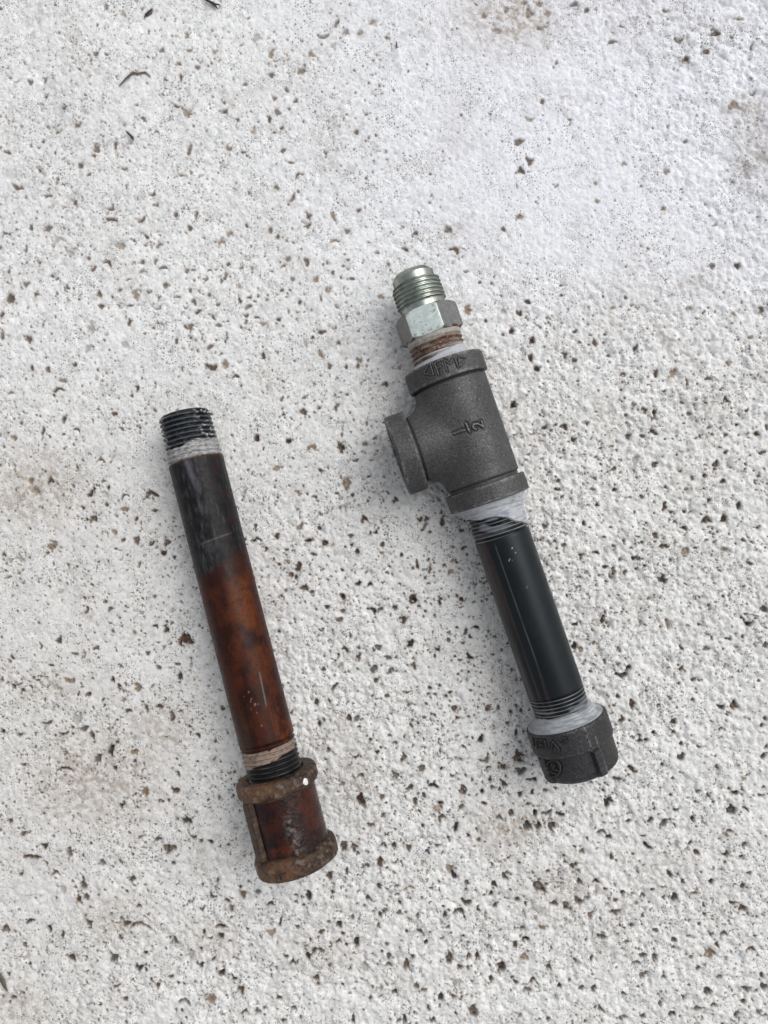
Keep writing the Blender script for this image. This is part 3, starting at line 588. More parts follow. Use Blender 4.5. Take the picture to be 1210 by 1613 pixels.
def const(c, rough, namp=0.0, ns=3.0, seed=1):
    def f(ph, t, X, Y, Z):
        n = fbm3(X / ns, Y / ns, Z / ns, 3, seed)
        C = np.ones(X.shape + (4,)) * np.array(list(c) + [rough])
        C[..., :3] *= (1 + namp * (n - .5) * 2)[..., None]
        return C
    return f


def rough_r(amp, s, seed, base=None):
    def f(ph, t, r):
        if base is not None:
            r = base(ph, t, r)
        return r + amp * 2 * (fbm3(r * np.cos(ph) / s, t / s, r * np.sin(ph) / s, 3, seed) - .5)
    return f


# --- flare fitting
zinc = [.395, .43, .395]


def zinc_col(ph, t, X, Y, Z):
    n = fbm3(X / 1.6, Y / 1.6, Z / 1.6, 3, 4)
    C = np.ones(X.shape + (4,)) * np.array(zinc + [.30])
    C[..., :3] *= (1 + .25 * (n - .5) * 2)[..., None]
    C[..., :3] = mix(C[..., :3], np.array([.36, .34, .28]), sstep(.5, .8, fbm3(X / 3, Y / 3, Z / 3, 3, 14)) * .6)
    # grooves of the thread hold a little oil and dirt
    th = (t > 4.4) & (t < 13.4)
    C[..., 3] = np.where(th, .34, .26)
    return C


b = Build()
b.polar([(20, 4.8), (2.0, 4.8), (0.6, 5.2), (-0.05, 5.9), (0.0, 6.3), (1.9, 8.15, .3), (4.3, 8.05), (4.5, 8.5), (4.9, 9.3, .11), (5.4, 9.55, .11), (13.1, 9.6, .15), (13.6, 8.7), (14.8, 8.6), (15.9, 8.7), (17.5, 8.7)],
        .4, 224, thread(1.55, .95, 4.9, 13.3, .1, f0=.3, f1=.3), zinc_col, az=AZ)
flare = b.obj('flare_fitting', M_ZINC, right, 30)

HEXR, HEXA = 12.35, 73.3


def hex_mod(ph, t, r):
    a = (ph - R(HEXA)) % R(60) - R(30)
    rh = HEXR * math.cos(R(30)) / np.cos(a)
    # worn chamfer at both ends
    e = np.minimum(t - 15.9, 26.2 - t)
    cham = 10.9 + np.clip(e, 0, 9) * 1.75
    rr = np.minimum(rh, cham)
    nick = .12 * sstep(.55, .8, fbm3(np.cos(ph) * 7, t / 1.6, np.sin(ph) * 7, 3, 8))
    corner = sstep(R(24), R(30), np.abs(a))
    return np.where(r > 10.5, rr - nick * corner - .05 * corner, r)


def hex_col(ph, t, X, Y, Z):
    n = fbm3(X / 1.2, Y / 1.2, Z / 1.2, 4, 24, .6)
    C = np.ones(X.shape + (4,)) * np.array([.30, .295, .29, .38])
    C[..., :3] *= (1 + .5 * (n - .5))[..., None]
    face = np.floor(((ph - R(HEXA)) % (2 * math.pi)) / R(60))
    # pale green sky reflection painted onto the top face; the other faces kept duller
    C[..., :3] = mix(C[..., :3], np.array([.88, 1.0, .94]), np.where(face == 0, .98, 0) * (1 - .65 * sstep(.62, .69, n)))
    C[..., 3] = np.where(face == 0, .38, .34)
    rust = sstep(.55, .7, fbm3(X / 1.5, Y / 1.5, Z / 1.5, 3, 28)) * sstep(24.2, 26.0, t)
    C[..., :3] = mix(C[..., :3], np.array([.16, .06, .03]), rust)
    return C


b = Build()
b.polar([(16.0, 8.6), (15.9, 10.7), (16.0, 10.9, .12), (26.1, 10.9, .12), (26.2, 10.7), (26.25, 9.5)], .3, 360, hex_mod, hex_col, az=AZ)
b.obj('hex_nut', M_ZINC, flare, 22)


def neck_col(ph, t, X, Y, Z):
    n = fbm3(X / .9, Y / .9, Z / .9, 4, 34, .65)
    C = np.ones(X.shape + (4,)) * np.array([.33, .31, .27, .55])
    pp = np.cos(ph)
    rust = sstep(27.2, 28.4, t - .8 * n) * (1 - sstep(33.0, 34.5, t + 2.2 * pp))
    rc = mix(np.array([.145, .075, .05]), np.array([.07, .03, .02]), sstep(.4, .65, n))
    rc = mix(rc, np.array([.36, .29, .24]), sstep(.66, .76, fbm3(X / .6, Y / .6, Z / .6, 2, 36)))
    C[..., :3] = mix(C[..., :3], rc, rust * (.55 + .45 * sstep(.35, .55, fbm3(X / 2.2, Y / 1.2, Z / 2.2, 3, 38))))
    C[..., :3] = mix(C[..., :3], np.array([.42, .44, .42]), sstep(.5, .65, n) * (1 - rust) * .6)
    return C


b = Build()
b.polar([(26.0, 9.2), (26.0, 10.6), (26.9, 10.6, .12), (27.4, 10.5, .12), (38.5, 10.5, .15)], .3, 224, rough_r(.12, .8, 5, thread(1.81, .85, 28.0, 38, .3, f0=.6)), neck_col, az=AZ)
b.obj('male_thread', M_PASTE, flare, 35)


def tape_col(seed, lo, hi, dark=(.10, .11, .13)):
    def f(ph, t, X, Y, Z):
        n = fbm3(ph * 3.0, t / .45 + ph * 1.4, t * 0, 4, seed, .6)
        m = fbm3(X / 1.3, Y / .7, Z / 1.3, 3, seed + 3)
        C = np.ones(X.shape + (4,)) * np.array([.43, .445, .475, .42])
        C[..., :3] = mix(C[..., :3], np.array(dark), sstep(lo, hi, n) * .75)
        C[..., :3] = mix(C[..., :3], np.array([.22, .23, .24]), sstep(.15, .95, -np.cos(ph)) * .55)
        C[..., :3] *= (1 + .35 * (m - .5))[..., None]
        return C
    return f


# tape and paste rings where threads enter the fittings
def ring_mod(base_r, edge, amp, seed, side=1):
    """Lets the wrap dive below the metal past a ragged edge."""
    def f(ph, t, r):
        n = fbm3(np.cos(ph) * 2.2, np.sin(ph) * 2.2, t * 0, 3, seed)
        e = edge(ph) + amp * (n - .5) * 2
        k = sstep(-.25, .25, (e - t) * side)
        wr = .13 * (fbm3(ph * 2.5, t / .4 + ph * 1.6, t * 0, 3, seed + 5) - .5)
        return base_r - .6 + (r + wr - base_r + .6) * k
    return f


b = Build()
b.polar([(33.0, 10.5), (34.2, 10.75, .15), (35.6, 11.6, .15), (36.6, 12.6, .15), (37.3, 13.2), (37.6, 12.5)], .2, 224,
        ring_mod(10.5, lambda ph: 34.0 - 1.6 * np.cos(ph), .6, 44, -1), tape_col(45, .5, .8, (.30, .31, .30)), az=AZ)
b.obj('thread_tape', M_TAPE, flare, 50)

# --- tee
CAST = (.080, .079, .079)
TC = 64.7


def cast_col(seed, base=CAST, lite=1.7, rough=.45):
    def f(ph, t, X, Y, Z):
        n = fbm3(X / 6, Y / 6, Z / 6, 3, seed)
        g = noise3(X / .35, Y / .35, Z / .35, seed + 1)
        C = np.ones(X.shape + (4,)) * np.array(list(base) + [rough])
        C[..., :3] *= (.8 + .5 * n)[..., None]
        C[..., :3] *= (1 + (lite - 1) * sstep(.72, .95, g))[..., None]
        return C
    return f


def tee_body():
    nth, nph = 300, 420
    th = (np.arange(nth + 1) / nth) * math.pi
    ph = np.arange(nph) / nph * 2 * math.pi
    T, P = np.meshgrid(th, ph, indexing='ij')
    dy = np.cos(T); dx = np.sin(T) * np.cos(P); dz = np.sin(T) * np.sin(P)

    def f(s):
        x, y, z = dx * s, dy * s, dz * s
        a = np.sqrt(x * x + z * z) - (14.15 - 0.75 * sstep(19.0, 19.9, np.abs(y)))
        c = np.sqrt(y * y + z * z) - (12.9 - .6 * sstep(19.5, 20.3, -x))
        c = np.maximum(c, x - 2)
        k = 1.2 + 5.8 * sstep(2.0, 12.5, np.abs(y))
        hh = np.clip(.5 + .5 * (c - a) / k, 0, 1)
        sm = c + (a - c) * hh - k * hh * (1 - hh)
        return np.maximum(np.maximum(sm, np.abs(y) - 21.5), -x - 22.0)
    lo = np.zeros_like(dx); hi = np.full_like(dx, 60.0)
    for _ in range(34):
        mid = (lo + hi) / 2
        ins = f(mid) < 0
        lo = np.where(ins, mid, lo); hi = np.where(ins, hi, mid)
    s = (lo + hi) / 2
    s = s + .16 * (fbm3(dx * s / 1.3, dy * s / 1.3, dz * s / 1.3, 3, 55) - .5)
    X, Y, Z = dx * s, dy * s - TC, dz * s + AZ
    V = np.stack([X, Y, Z], -1).reshape(-1, 3)
    i = np.arange(nth)[:, None] * nph; j = np.arange(nph)[None, :]; j2 = (j + 1) % nph
    Q = np.stack([i + j, i + j2, i + nph + j2, i + nph + j], -1).reshape(-1, 4)
    # open the three bores
    cen = V[Q].mean(1)
    br = np.hypot(cen[:, 1] + TC, cen[:, 2] - AZ)
    mr_ = np.hypot(cen[:, 0], cen[:, 2] - AZ)
    keep = ~((cen[:, 0] < -20.8) & (br < 10.0)) & ~((np.abs(cen[:, 1] + TC) > 20.8) & (mr_ < 10.0))
    C = cast_col(57)(None, None, X, Y, Z)
    return V, Q[keep], C.reshape(-1, 4)




def collar_prof(t0, t1, r, face=True):
    """Collar from the open face at t0 to its back at t1 (t1 > t0), bore included."""
    return [(t1 - .3, 9.9), (t0 + 1.2, 9.9), (t0 + .1, 11.2), (t0, 11.5, .3), (t0, r - .7, .3), (t0 + .12, r - .3, .1), (t0 + .45, r - .03, .1), (t0 + .9, r, .4), (t1 - .55, r, .4), (t1 - .2, r - .12, .1), (t1, r - .5, .1), (t1 + .02, r - 3.2, .3)]


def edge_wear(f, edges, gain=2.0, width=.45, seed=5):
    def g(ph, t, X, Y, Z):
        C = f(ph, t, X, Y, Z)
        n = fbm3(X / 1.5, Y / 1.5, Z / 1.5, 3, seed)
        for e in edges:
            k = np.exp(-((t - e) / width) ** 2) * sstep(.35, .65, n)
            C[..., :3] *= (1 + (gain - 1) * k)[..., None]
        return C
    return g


def flip(prof, s):
    return [(2 * s - p[0],) + tuple(p[1:]) for p in prof][::-1]



# raised marks cast on the fittings, each with a shallow groove around it
def groove(bl, marks, depth=.35, r0=.30, r1=.75):
    M = np.concatenate(marks.v)
    for k, V in enumerate(bl.v):
        lo, hi = M.min(0) - 1.2, M.max(0) + 1.2
        idx = np.where(((V > lo) & (V < hi)).all(1))[0]
        if not len(idx):
            continue
        P = V[idx]
        d = np.full(len(P), 9.0)
        for a in range(0, len(M), 200):
            d = np.minimum(d, np.sqrt(((P[:, None, :] - M[None, a:a + 200, :]) ** 2).sum(-1)).min(1))
        g = (1 - sstep(r0, r1, d)) * depth
        R_ = np.hypot(P[:, 0], P[:, 2] - AZ)
        ok = R_ > 12
        f = np.where(ok, 1 - g / np.maximum(R_, 1), 1)
        V[idx, 0] = P[:, 0] * f
        V[idx, 2] = (P[:, 2] - AZ) * f + AZ


tb = Build()
tb.add(*tee_body())
mk = Build()
strokes(mk, [[(200, 660), (300, 622), (390, 585), (480, 565)], 
            [(512, 405), (550, 500), (600, 610)],
            [(750, 545), (700, 525), (672, 475), (705, 430), (780, 415), (850, 440), (925, 490)], [(930, 492), (905, 420), (885, 350)]],
        (700, 640), 15.125, 14.25, MR, AZ, .40, [.15, .15, .15, .36])
groove(tb, mk, .45, .2, .8)
tee = tb.obj('tee_fitting', M_CAST, right, 40)
mk.obj('raised_size_mark', M_CAST, tee, 60)
cb = Build()
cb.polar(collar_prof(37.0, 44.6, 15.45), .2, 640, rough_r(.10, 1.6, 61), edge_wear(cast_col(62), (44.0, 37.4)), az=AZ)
mk = Build()
strokes(mk, [[(175, 440), (225, 340), (270, 262), (330, 460), (175, 440)], [(345, 275), (380, 365), (410, 455)], [(345, 275), (400, 245), (465, 222)], [(378, 355), (450, 325)],
            [(545, 400), (490, 205), (590, 285), (655, 160), (725, 335)], [(750, 320), (725, 155), (860, 195), (750, 320)]],
        (650, 545), 10.083, 15.5, MR, AZ, .27, [.11, .11, .11, .40])
groove(cb, mk, .35, .15, .6)
c1 = cb.obj('collar', M_CAST, tee, 38)
mk.obj('raised_collar_mark', M_CAST, c1, 60)

b = Build()
pr = [(2 * TC - p[0],) + tuple(p[1:]) for p in collar_prof(2 * TC - 92.4, 2 * TC - 85.6, 15.6)]
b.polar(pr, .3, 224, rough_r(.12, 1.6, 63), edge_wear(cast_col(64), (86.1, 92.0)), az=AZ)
b.obj('collar', M_CAST, tee, 38)
b = Build()
pr = [(-p[0],) + tuple(p[1:]) for p in collar_prof(-28.1, -20.7, 15.5)]
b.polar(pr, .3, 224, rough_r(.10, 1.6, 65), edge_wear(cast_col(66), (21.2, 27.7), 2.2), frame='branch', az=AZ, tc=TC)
b.obj('collar', M_CAST, tee, 38)


# --- nipple
def nip_col(ph, t, X, Y, Z):
    n = fbm3(X / 2.5, Y / 9, Z / 2.5, 3, 71)
    C = np.ones(X.shape + (4,)) * np.array([.006, .0095, .012, .36])
    C[..., :3] *= (.7 + .6 * n)[..., None]
    # brownish seam stripes along the left of the pipe
    st = sstep(.52, .62, fbm3(ph * 5.5, t / 60, t * 0, 3, 73)) * sstep(R(108), R(122), ph) * (1 - sstep(R(165), R(180), ph))
    C[..., :3] = mix(C[..., :3], np.array([.045, .032, .032]), st * .8)
    ln = np.exp(-((ph - R(117) + .0012 * (t - 106) * .6) / .018) ** 2) * sstep(107, 109, t) * (1 - sstep(150, 167, t))  # thin highlight along the barrel, painted into the colour
    C[..., :3] = mix(C[..., :3], np.array([.14, .135, .14]), ln * (.25 + .5 * noise3(t / 6, ph * 0, t * 0, 74)))
    # cut threads: bright crests, wisps of tape film
    thm = (t < 106) | (t > 168.8)
    s = np.abs(2 * ((t / np.where(t < 140, 1.45, 1.40) + ph / (2 * math.pi) + .15) % 1.0) - 1)
    crest = 1 - sstep(.08, .35, s)
    C[..., :3] = mix(C[..., :3], np.array([.26, .26, .26]), np.where(thm, crest * (.25 + .75 * noise3(ph * 3, t / 2, t * 0, 75)), 0))
    film = sstep(.45, .7, fbm3(ph * 2.2, t / 1.2 + ph, t * 0, 3, 77)) * np.where(t < 106, 1 - sstep(101, 105.5, t), sstep(171.5, 175, t))
    C[..., :3] = mix(C[..., :3], np.array([.32, .34, .38]), np.where(thm, film * .6, 0))
    # a few white specks of paste
    for (a, tt, ra) in [(q0, q1, q2 * .8) for q0, q1, q2 in ((R(86), 111.0, .42), (R(83), 112.9, .38), (R(98), 114.4, .34), (R(100), 115.0, .3), (R(94), 115.2, .25), (R(84), 126.3, .35), (R(81), 126.0, .25))]:
        dd = np.hypot((ph - a) * 10.6, t - tt) + .25 * (noise3(X / .3, Y / .3, Z / .3, 79) - .5)
        C[..., :3] = mix(C[..., :3], np.array([.42, .44, .45]), 1 - sstep(ra * .35, ra, dd))
    return C


def nip_mod(ph, t, r):
    r = thread(1.45, .6, 90, 106.2, .15, f0=.01, f1=.3)(ph, t, r) + 0
    r = thread(1.40, .6, 168.6, 186, .15, f0=.3)(ph, t, r)
    return r


b = Build()
b.polar([(88, 7.9), (88, 10.3, .14), (100, 10.45, .14), (106.3, 10.62, .4), (107, 10.66, .4), (168.3, 10.66, .14), (170, 10.62, .14), (184, 10.2), (184, 7.9)], .4, 256, nip_mod, nip_col, az=AZ)
nip = b.obj('pipe_nipple', M_BLACK, right, 30)

b = Build()
b.polar([(91.8, 12.6), (92.5, 14.0, .2), (93.4, 13.2, .15), (95.0, 12.3, .15), (97.2, 11.7, .15), (99.5, 11.25, .15), (101.8, 11.0, .15), (104.3, 10.75)], .2, 256,
        ring_mod(10.4, lambda ph: 99.6 + 4.2 * np.cos(ph) + 1.1 * np.sin(ph * 3), 1.0, 84), tape_col(85, .5, .72, (.16, .17, .22)), az=AZ)
b.obj('thread_tape', M_TAPE, nip, 50)
b = Build()
b.polar([(175.0, 10.6), (176.2, 10.9, .15), (177.6, 11.8, .15), (178.9, 13.2, .15), (179.7, 14.3, .2), (180.15, 14.9, .2), (180.5, 14.5)], .2, 256,
        ring_mod(10.2, lambda ph: 176.0 + 0 * ph, .5, 94, -1), tape_col(95, .35, .68, (.17, .19, .20)), az=AZ)
b.obj('thread_tape', M_TAPE, nip, 50)


# --- cap
RIB = 71.0


def cap_mod(ph, t, r):
    body = sstep(189.2, 189.7, t)
    k = 0
    for q in range(4):
        a = np.abs((ph - R(RIB + 90 * q) + math.pi) % (2 * math.pi) - math.pi)
        k = k + (1 - sstep(R(5.2), R(6.8), a))
    end = 1 - sstep(199.4, 200.6, t)
    r = r + 1.5 * np.clip(k, 0, 1) * body * end * (r > 8)
    # plain sector right of the top rib stands a little proud (mould parting)
    sec = sstep(R(-20), R(-18), ((ph + math.pi) % (2 * math.pi)) - math.pi) * (1 - sstep(R(77.5), R(78.5), ((ph + math.pi) % (2 * math.pi)) - math.pi))
    r = r + .30 * sec * (r > 11) * (t < 189.6) * sstep(179.9, 180.6, t) * .7 + .75 * sec * body * end * (r > 8)
    return r + .2 * (fbm3(r * np.cos(ph) / .9, t / .9, r * np.sin(ph) / .9, 3, 91) - .5)


def cap_col(ph, t, X, Y, Z):
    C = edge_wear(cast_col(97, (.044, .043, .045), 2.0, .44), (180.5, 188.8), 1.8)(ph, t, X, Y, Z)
    n = fbm3(X / 1.2, Y / 1.2, Z / 1.2, 3, 98)
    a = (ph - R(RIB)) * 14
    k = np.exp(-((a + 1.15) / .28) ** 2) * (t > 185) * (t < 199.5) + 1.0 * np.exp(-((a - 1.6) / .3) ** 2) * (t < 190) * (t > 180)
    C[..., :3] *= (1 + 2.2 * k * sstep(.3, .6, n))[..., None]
    return C


cb = Build()
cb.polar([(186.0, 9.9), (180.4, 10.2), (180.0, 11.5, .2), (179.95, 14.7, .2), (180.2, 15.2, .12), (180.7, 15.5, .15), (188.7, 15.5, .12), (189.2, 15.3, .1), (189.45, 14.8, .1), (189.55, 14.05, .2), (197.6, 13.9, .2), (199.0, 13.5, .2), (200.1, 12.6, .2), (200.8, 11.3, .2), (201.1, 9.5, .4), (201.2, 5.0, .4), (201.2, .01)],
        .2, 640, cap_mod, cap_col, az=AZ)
m1 = Build()
cc = [.05, .05, .052, .42]
ring = [(640 + 165 * math.cos(a) * .86, 1250 + 165 * math.sin(a)) for a in np.linspace(0, 2 * math.pi, 15)]
strokes(m1, [ring, [(590, 1160), (680, 1190), (620, 1250), (720, 1290)], [(560, 1290), (640, 1340), (730, 1370)]], (820, 1110), 12.41, 14.5, MR, AZ, .34, cc)
m2 = Build()
strokes(m2, [[(300, 690), (470, 700), (500, 850), (330, 860), (300, 690)], [(360, 760), (450, 800)], [(605, 870), (620, 715), (755, 880)], [(240, 660), (265, 800)],
            [(790, 640), (880, 650)], [(800, 760), (900, 700)]],
        (820, 1110), 12.41, 15.6, MR, AZ, .28, cc)
groove(cb, m1, .4, .15, .7)
groove(cb, m2, .35, .15, .6)
cap = cb.obj('end_cap', M_CAP, right, 34)
m1.obj('raised_emblem', M_CAP, cap, 60)
m2.obj('raised_collar_mark', M_CAP, cap, 60)

# ------------------------------------------------------------------ left: rusty pipe with coupling
LZ = 11.0
pa = unproject(290.0, 652.7, LZ * MM); pb = unproject(470.4, 1360.7, 16.4 * MM)
dl = pb - pa
LL = dl.length * 1000
th_l = math.atan2(dl.x, -dl.y)
al = math.asin(dl.z / dl.length)
left = bpy.data.objects.new('rusty_pipe_assembly', None)
COL.objects.link(left)
left.rotation_euler = (-al, 0, th_l)
RL = Euler((-al, 0, th_l)).to_matrix().to_4x4()
left.location = pa - (RL @ Vector((0, 0, LZ * MM)))
left.empty_display_size = .02
tag(left, 'old pipe, charcoal at its threaded top and rusted orange brown down to a ribbed coupling', 'pipe')
ML = Matrix.Translation(left.location) @ RL
print('left length mm', LL)


def lpipe_col(ph, t, X, Y, Z):
    p = X / 10.5
    n1 = fbm3(X / 3, Y / 5, Z / 3, 4, 101)
    n2 = fbm3(X / 1.2, Y / 3.5, Z / 1.2, 4, 103, .6)
    n3 = fbm3(X / 7, Y / 9, Z / 7, 3, 105)
    nf = noise3(X / .5, Y / .5, Z / .5, 107)
    # charcoal mill scale with grey scuffs
    c = mix(np.array([.009, .009, .010]), np.array([.040, .041, .043]), sstep(.38, .78, n2) * (.35 + .65 * sstep(-.75, -.35, p) * (1 - sstep(.1, .5, p))))
    c = mix(c, np.array([.09, .088, .09]), sstep(.62, .78, fbm3(X / .8, Y / 4, Z / .8, 3, 109)) * .35)
    c = mix(c, np.array([.03, .014, .014]), sstep(.5, .8, n1) * sstep(.1, .7, p) * .7)
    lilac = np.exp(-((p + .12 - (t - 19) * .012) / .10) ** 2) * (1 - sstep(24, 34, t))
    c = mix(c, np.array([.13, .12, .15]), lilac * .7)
    ringl = np.exp(-((t - 50.5 + 1.2 * p) / .25) ** 2) * sstep(-.5, -.2, p) * (1 - sstep(.6, .8, p))
    c = mix(c, np.array([.15, .15, .14]), ringl * .5)
    rgh = .42 + .25 * (n2 - .5)
    # rust
    edge = 60.5 + 3.2 * (n1 - .5) * 2 - 3.0 * p - 1.5 * sstep(.2, .8, p)
    k = sstep(-1.8, 2.6, t - edge)
    rust = mix(np.array([.024, .007, .005]), np.array([.056, .0135, .006]), sstep(.35, .65, n1))
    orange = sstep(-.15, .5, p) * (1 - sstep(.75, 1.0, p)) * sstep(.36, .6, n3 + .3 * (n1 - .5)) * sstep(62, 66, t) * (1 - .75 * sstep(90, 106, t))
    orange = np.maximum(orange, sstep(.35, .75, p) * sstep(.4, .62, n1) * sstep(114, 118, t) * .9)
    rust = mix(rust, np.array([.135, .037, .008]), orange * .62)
    blot = sstep(.56, .7, fbm3(X / 1.7, Y / 1.7, Z / 1.7, 3, 113))
    rust = mix(rust, np.array([.032, .011, .009]), blot * .6)
    dk = np.exp(-((t - 60) / 5) ** 2) * .55
    rust = mix(rust, np.array([.028, .011, .009]), dk)
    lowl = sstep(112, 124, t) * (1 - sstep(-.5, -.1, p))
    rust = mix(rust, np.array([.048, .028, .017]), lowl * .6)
    lines = sstep(.62, .7, fbm3(ph * 14, t / 30, t * 0, 2, 117)) * sstep(105, 120, t)
    rust = mix(rust, np.array([.022, .008, .006]), lines * .6)
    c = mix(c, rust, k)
    rgh = rgh * (1 - k) + (.40 + .4 * (n1 - .5)) * k
    # grey scratch and pale specks
    scr = np.exp(-((p - .50 + (t - 108) * .004) / .022) ** 2) * sstep(102, 103, t) * (1 - sstep(115, 116, t)) * sstep(.3, .5, n2)
    c = mix(c, np.array([.17, .15, .13]), scr * .8)
    for (pp, tt, ra) in ((.02, 108.5, .35), (.05, 111.2, .55), (.0, 112.0, .4), (.12, 113.4, .5), (.22, 113.7, .5), (-.05, 114.6, .45), (.1, 116.6, .5), (.14, 117.6, .35), (.16, 121.5, .4), (-.2, 109.6, .3)):
        dd = np.hypot((p - pp) * 10.5, (t - tt) * .9) + .6 * (nf - .5)
        c = mix(c, np.array([.40, .25, .17]), np.where(Z > 0, (1 - sstep(ra * .3, ra * .85, dd)) * .55, 0))
    # threads at both ends
    top = 1 - sstep(18.4, 18.9, t - .3 * (nf - .5))
    s = np.abs(2 * ((t / 1.81 + ph / (2 * math.pi) + .4) % 1.0) - 1)
    crest = 1 - sstep(.1, .5, s)
    tcol = mix(np.array([.012, .015, .018]), np.array([.12, .13, .14]), crest * (.35 + .4 * noise3(ph * 1.2, t / 3, t * 0, 121)))
    sp = sstep(.56, .66, fbm3(X / 1.3, Y / 1.0, Z / 1.3, 3, 123)) * (.06 + .94 * np.maximum(sstep(.45, .8, p), sstep(.45, .8, -p))) * (.5 + .5 * (Z > LZ))
    tcol = mix(tcol, np.array([.6, .6, .62]), sp * .8)
    c = mix(c, tcol, top)
    rgh = np.where(top > .5, .35, rgh)
    orl = np.exp(-((t - 18.8) / .4) ** 2) * sstep(.35, .6, n1 + .1)
    c = mix(c, np.array([.09, .035, .014]), orl * .85)
    bot = sstep(128.4, 128.9, t + .3 * (nf - .5))
    bcol = mix(np.array([.010, .010, .011]), np.array([.12, .12, .12]), crest * .5 * noise3(ph * 3, t, t * 0, 127))
    c = mix(c, mix(rust, bcol, sstep(129.5, 134, t)), bot)
    out = np.concatenate([c, rgh[..., None]], -1)
    return out


def lpipe_mod(ph, t, r):
    r0 = r
    r = np.where(r0 > 9, thread(1.81, .85, .7, 18.6, .4, f0=.6, f1=.2)(ph, t, r), r)
    r = np.where(r0 > 9, thread(1.81, .7, 129.0, 150, .4, f0=.4)(ph, t, r), r)
    return r + np.where(r0 > 9, .07 * (fbm3(r * np.cos(ph) / 1.5, t / 3, r * np.sin(ph) / 1.5, 3, 131) - .5), 0)


b = Build()
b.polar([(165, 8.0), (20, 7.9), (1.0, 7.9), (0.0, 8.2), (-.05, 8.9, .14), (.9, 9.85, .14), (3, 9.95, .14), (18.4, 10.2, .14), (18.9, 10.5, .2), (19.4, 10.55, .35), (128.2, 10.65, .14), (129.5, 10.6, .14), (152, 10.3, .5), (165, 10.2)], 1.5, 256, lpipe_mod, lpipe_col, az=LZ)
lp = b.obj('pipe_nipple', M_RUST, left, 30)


def paste_col(base, alt, seed, lo=.45, hi=.7):
    def f(ph, t, X, Y, Z):
        n = fbm3(X / 1.0, Y / .45, Z / 1.0, 4, seed, .6)
        C = np.ones(X.shape + (4,)) * np.array(list(base) + [.5])
        C[..., :3] = mix(C[..., :3], np.array(alt), sstep(lo, hi, n))
        return C
    return f


b = Build()
b.polar([(10.2, 9.3), (11.5, 9.85, .14), (13, 10.2, .14), (18.2, 10.45, .14), (18.75, 10.3)], .2, 256,
        lambda ph, t, r: thread(1.81, .6, 11, 19, .4, f0=.3, f1=.3)(ph, t, ring_mod(9.2, lambda p_: 12.4 - .9 * np.cos(p_) + .5 * np.sin(p_ * 4), 1.2, 142, -1)(ph, t, r)) + .18 * (fbm3(r * np.cos(ph) / .7, t / .5, r * np.sin(ph) / .7, 3, 144) - .5),
        paste_col((.40, .405, .41), (.17, .155, .14), 145, .40, .66), az=LZ)
b.obj('thread_paste', M_PASTE, lp, 45)
b = Build()
b.polar([(130.3, 10.0), (131.2, 10.66, .14), (136.6, 10.65, .14), (138.2, 10.0)], .2, 256,
        lambda ph, t, r: thread(1.81, .75, 129, 140, .4, f0=.3, f1=.3)(ph, t, ring_mod(9.9, lambda p_: 135.9 - 2.2 * np.cos(p_), 1.5, 152, 1)(ph, t, r)) + .16 * (fbm3(r * np.cos(ph) / .7, t / .5, r * np.sin(ph) / .7, 3, 154) - .5),
        paste_col((.27, .205, .165), (.10, .05, .035), 155, .48, .75), az=LZ)
b.obj('thread_paste', M_PASTE, lp, 45)


# --- coupling
def cpl_col(ph, t, X, Y, Z):
    p = X / 14.0
    n1 = fbm3(X / 2.6, Y / 2.6, Z / 2.6, 4, 161)
    n2 = fbm3(X / 1.1, Y / 1.1, Z / 1.1, 4, 163, .6)
    n3 = fbm3(X / 5, Y / 6, Z / 5, 3, 167)
    body = sstep(148.0, 149.2, t) * (1 - sstep(169.2, 170.4, t))
    c = mix(np.array([.020, .011, .009]), np.array([.060, .034, .021]), sstep(.35, .65, n2))
    # the bands carry lighter brown crust on the left
    crust = sstep(.4, .62, n1 + .12) * (1 - sstep(-.1, .6, p + .5 * (n1 - .5)))
    c = mix(c, np.array([.125, .064, .033]), crust * .75 * (1 - body))
    c = mix(c, np.array([.17, .13, .10]), sstep(.55, .72, fbm3(X / 1.6, Y / 1.6, Z / 1.6, 3, 165)) * .55 * (1 - body))
    wine = mix(np.array([.013, .004, .004]), np.array([.034, .008, .005]), sstep(.4, .68, n1))
    orr = np.maximum(.8 * sstep(.46, .66, n3) * sstep(.3, .65, p), sstep(.42, .56, n1) * np.exp(-((t - 167.5) / 2.2) ** 2) * (1 - sstep(.2, .5, p)))
    wine = mix(wine, np.array([.085, .020, .007]), orr * .6)
    pale = np.exp(-((p - .24 - (t - 150) * .002) / .13) ** 2) * sstep(152, 156, t) * sstep(.40, .62, n2)
    wine = mix(wine, np.array([.19, .17, .155]), pale * .6)
    c = mix(c, wine, body)
    rib = (np.abs(ph - R(141)) < R(12)) & (body > .5)
    c = np.where(rib[..., None], mix(np.array([.030, .017, .011]), np.array([.095, .055, .030]), sstep(.42, .66, n2) * .8), c)
    inner = (np.hypot(X, Z - LZ) < 10.6)
    c = np.where(inner[..., None], np.array([.012, .008, .006]), c)
    rg = np.where((body > .5) & ~rib, .25, .56) + .3 * (n2 - .5)
    return np.concatenate([c, rg[..., None]], -1)


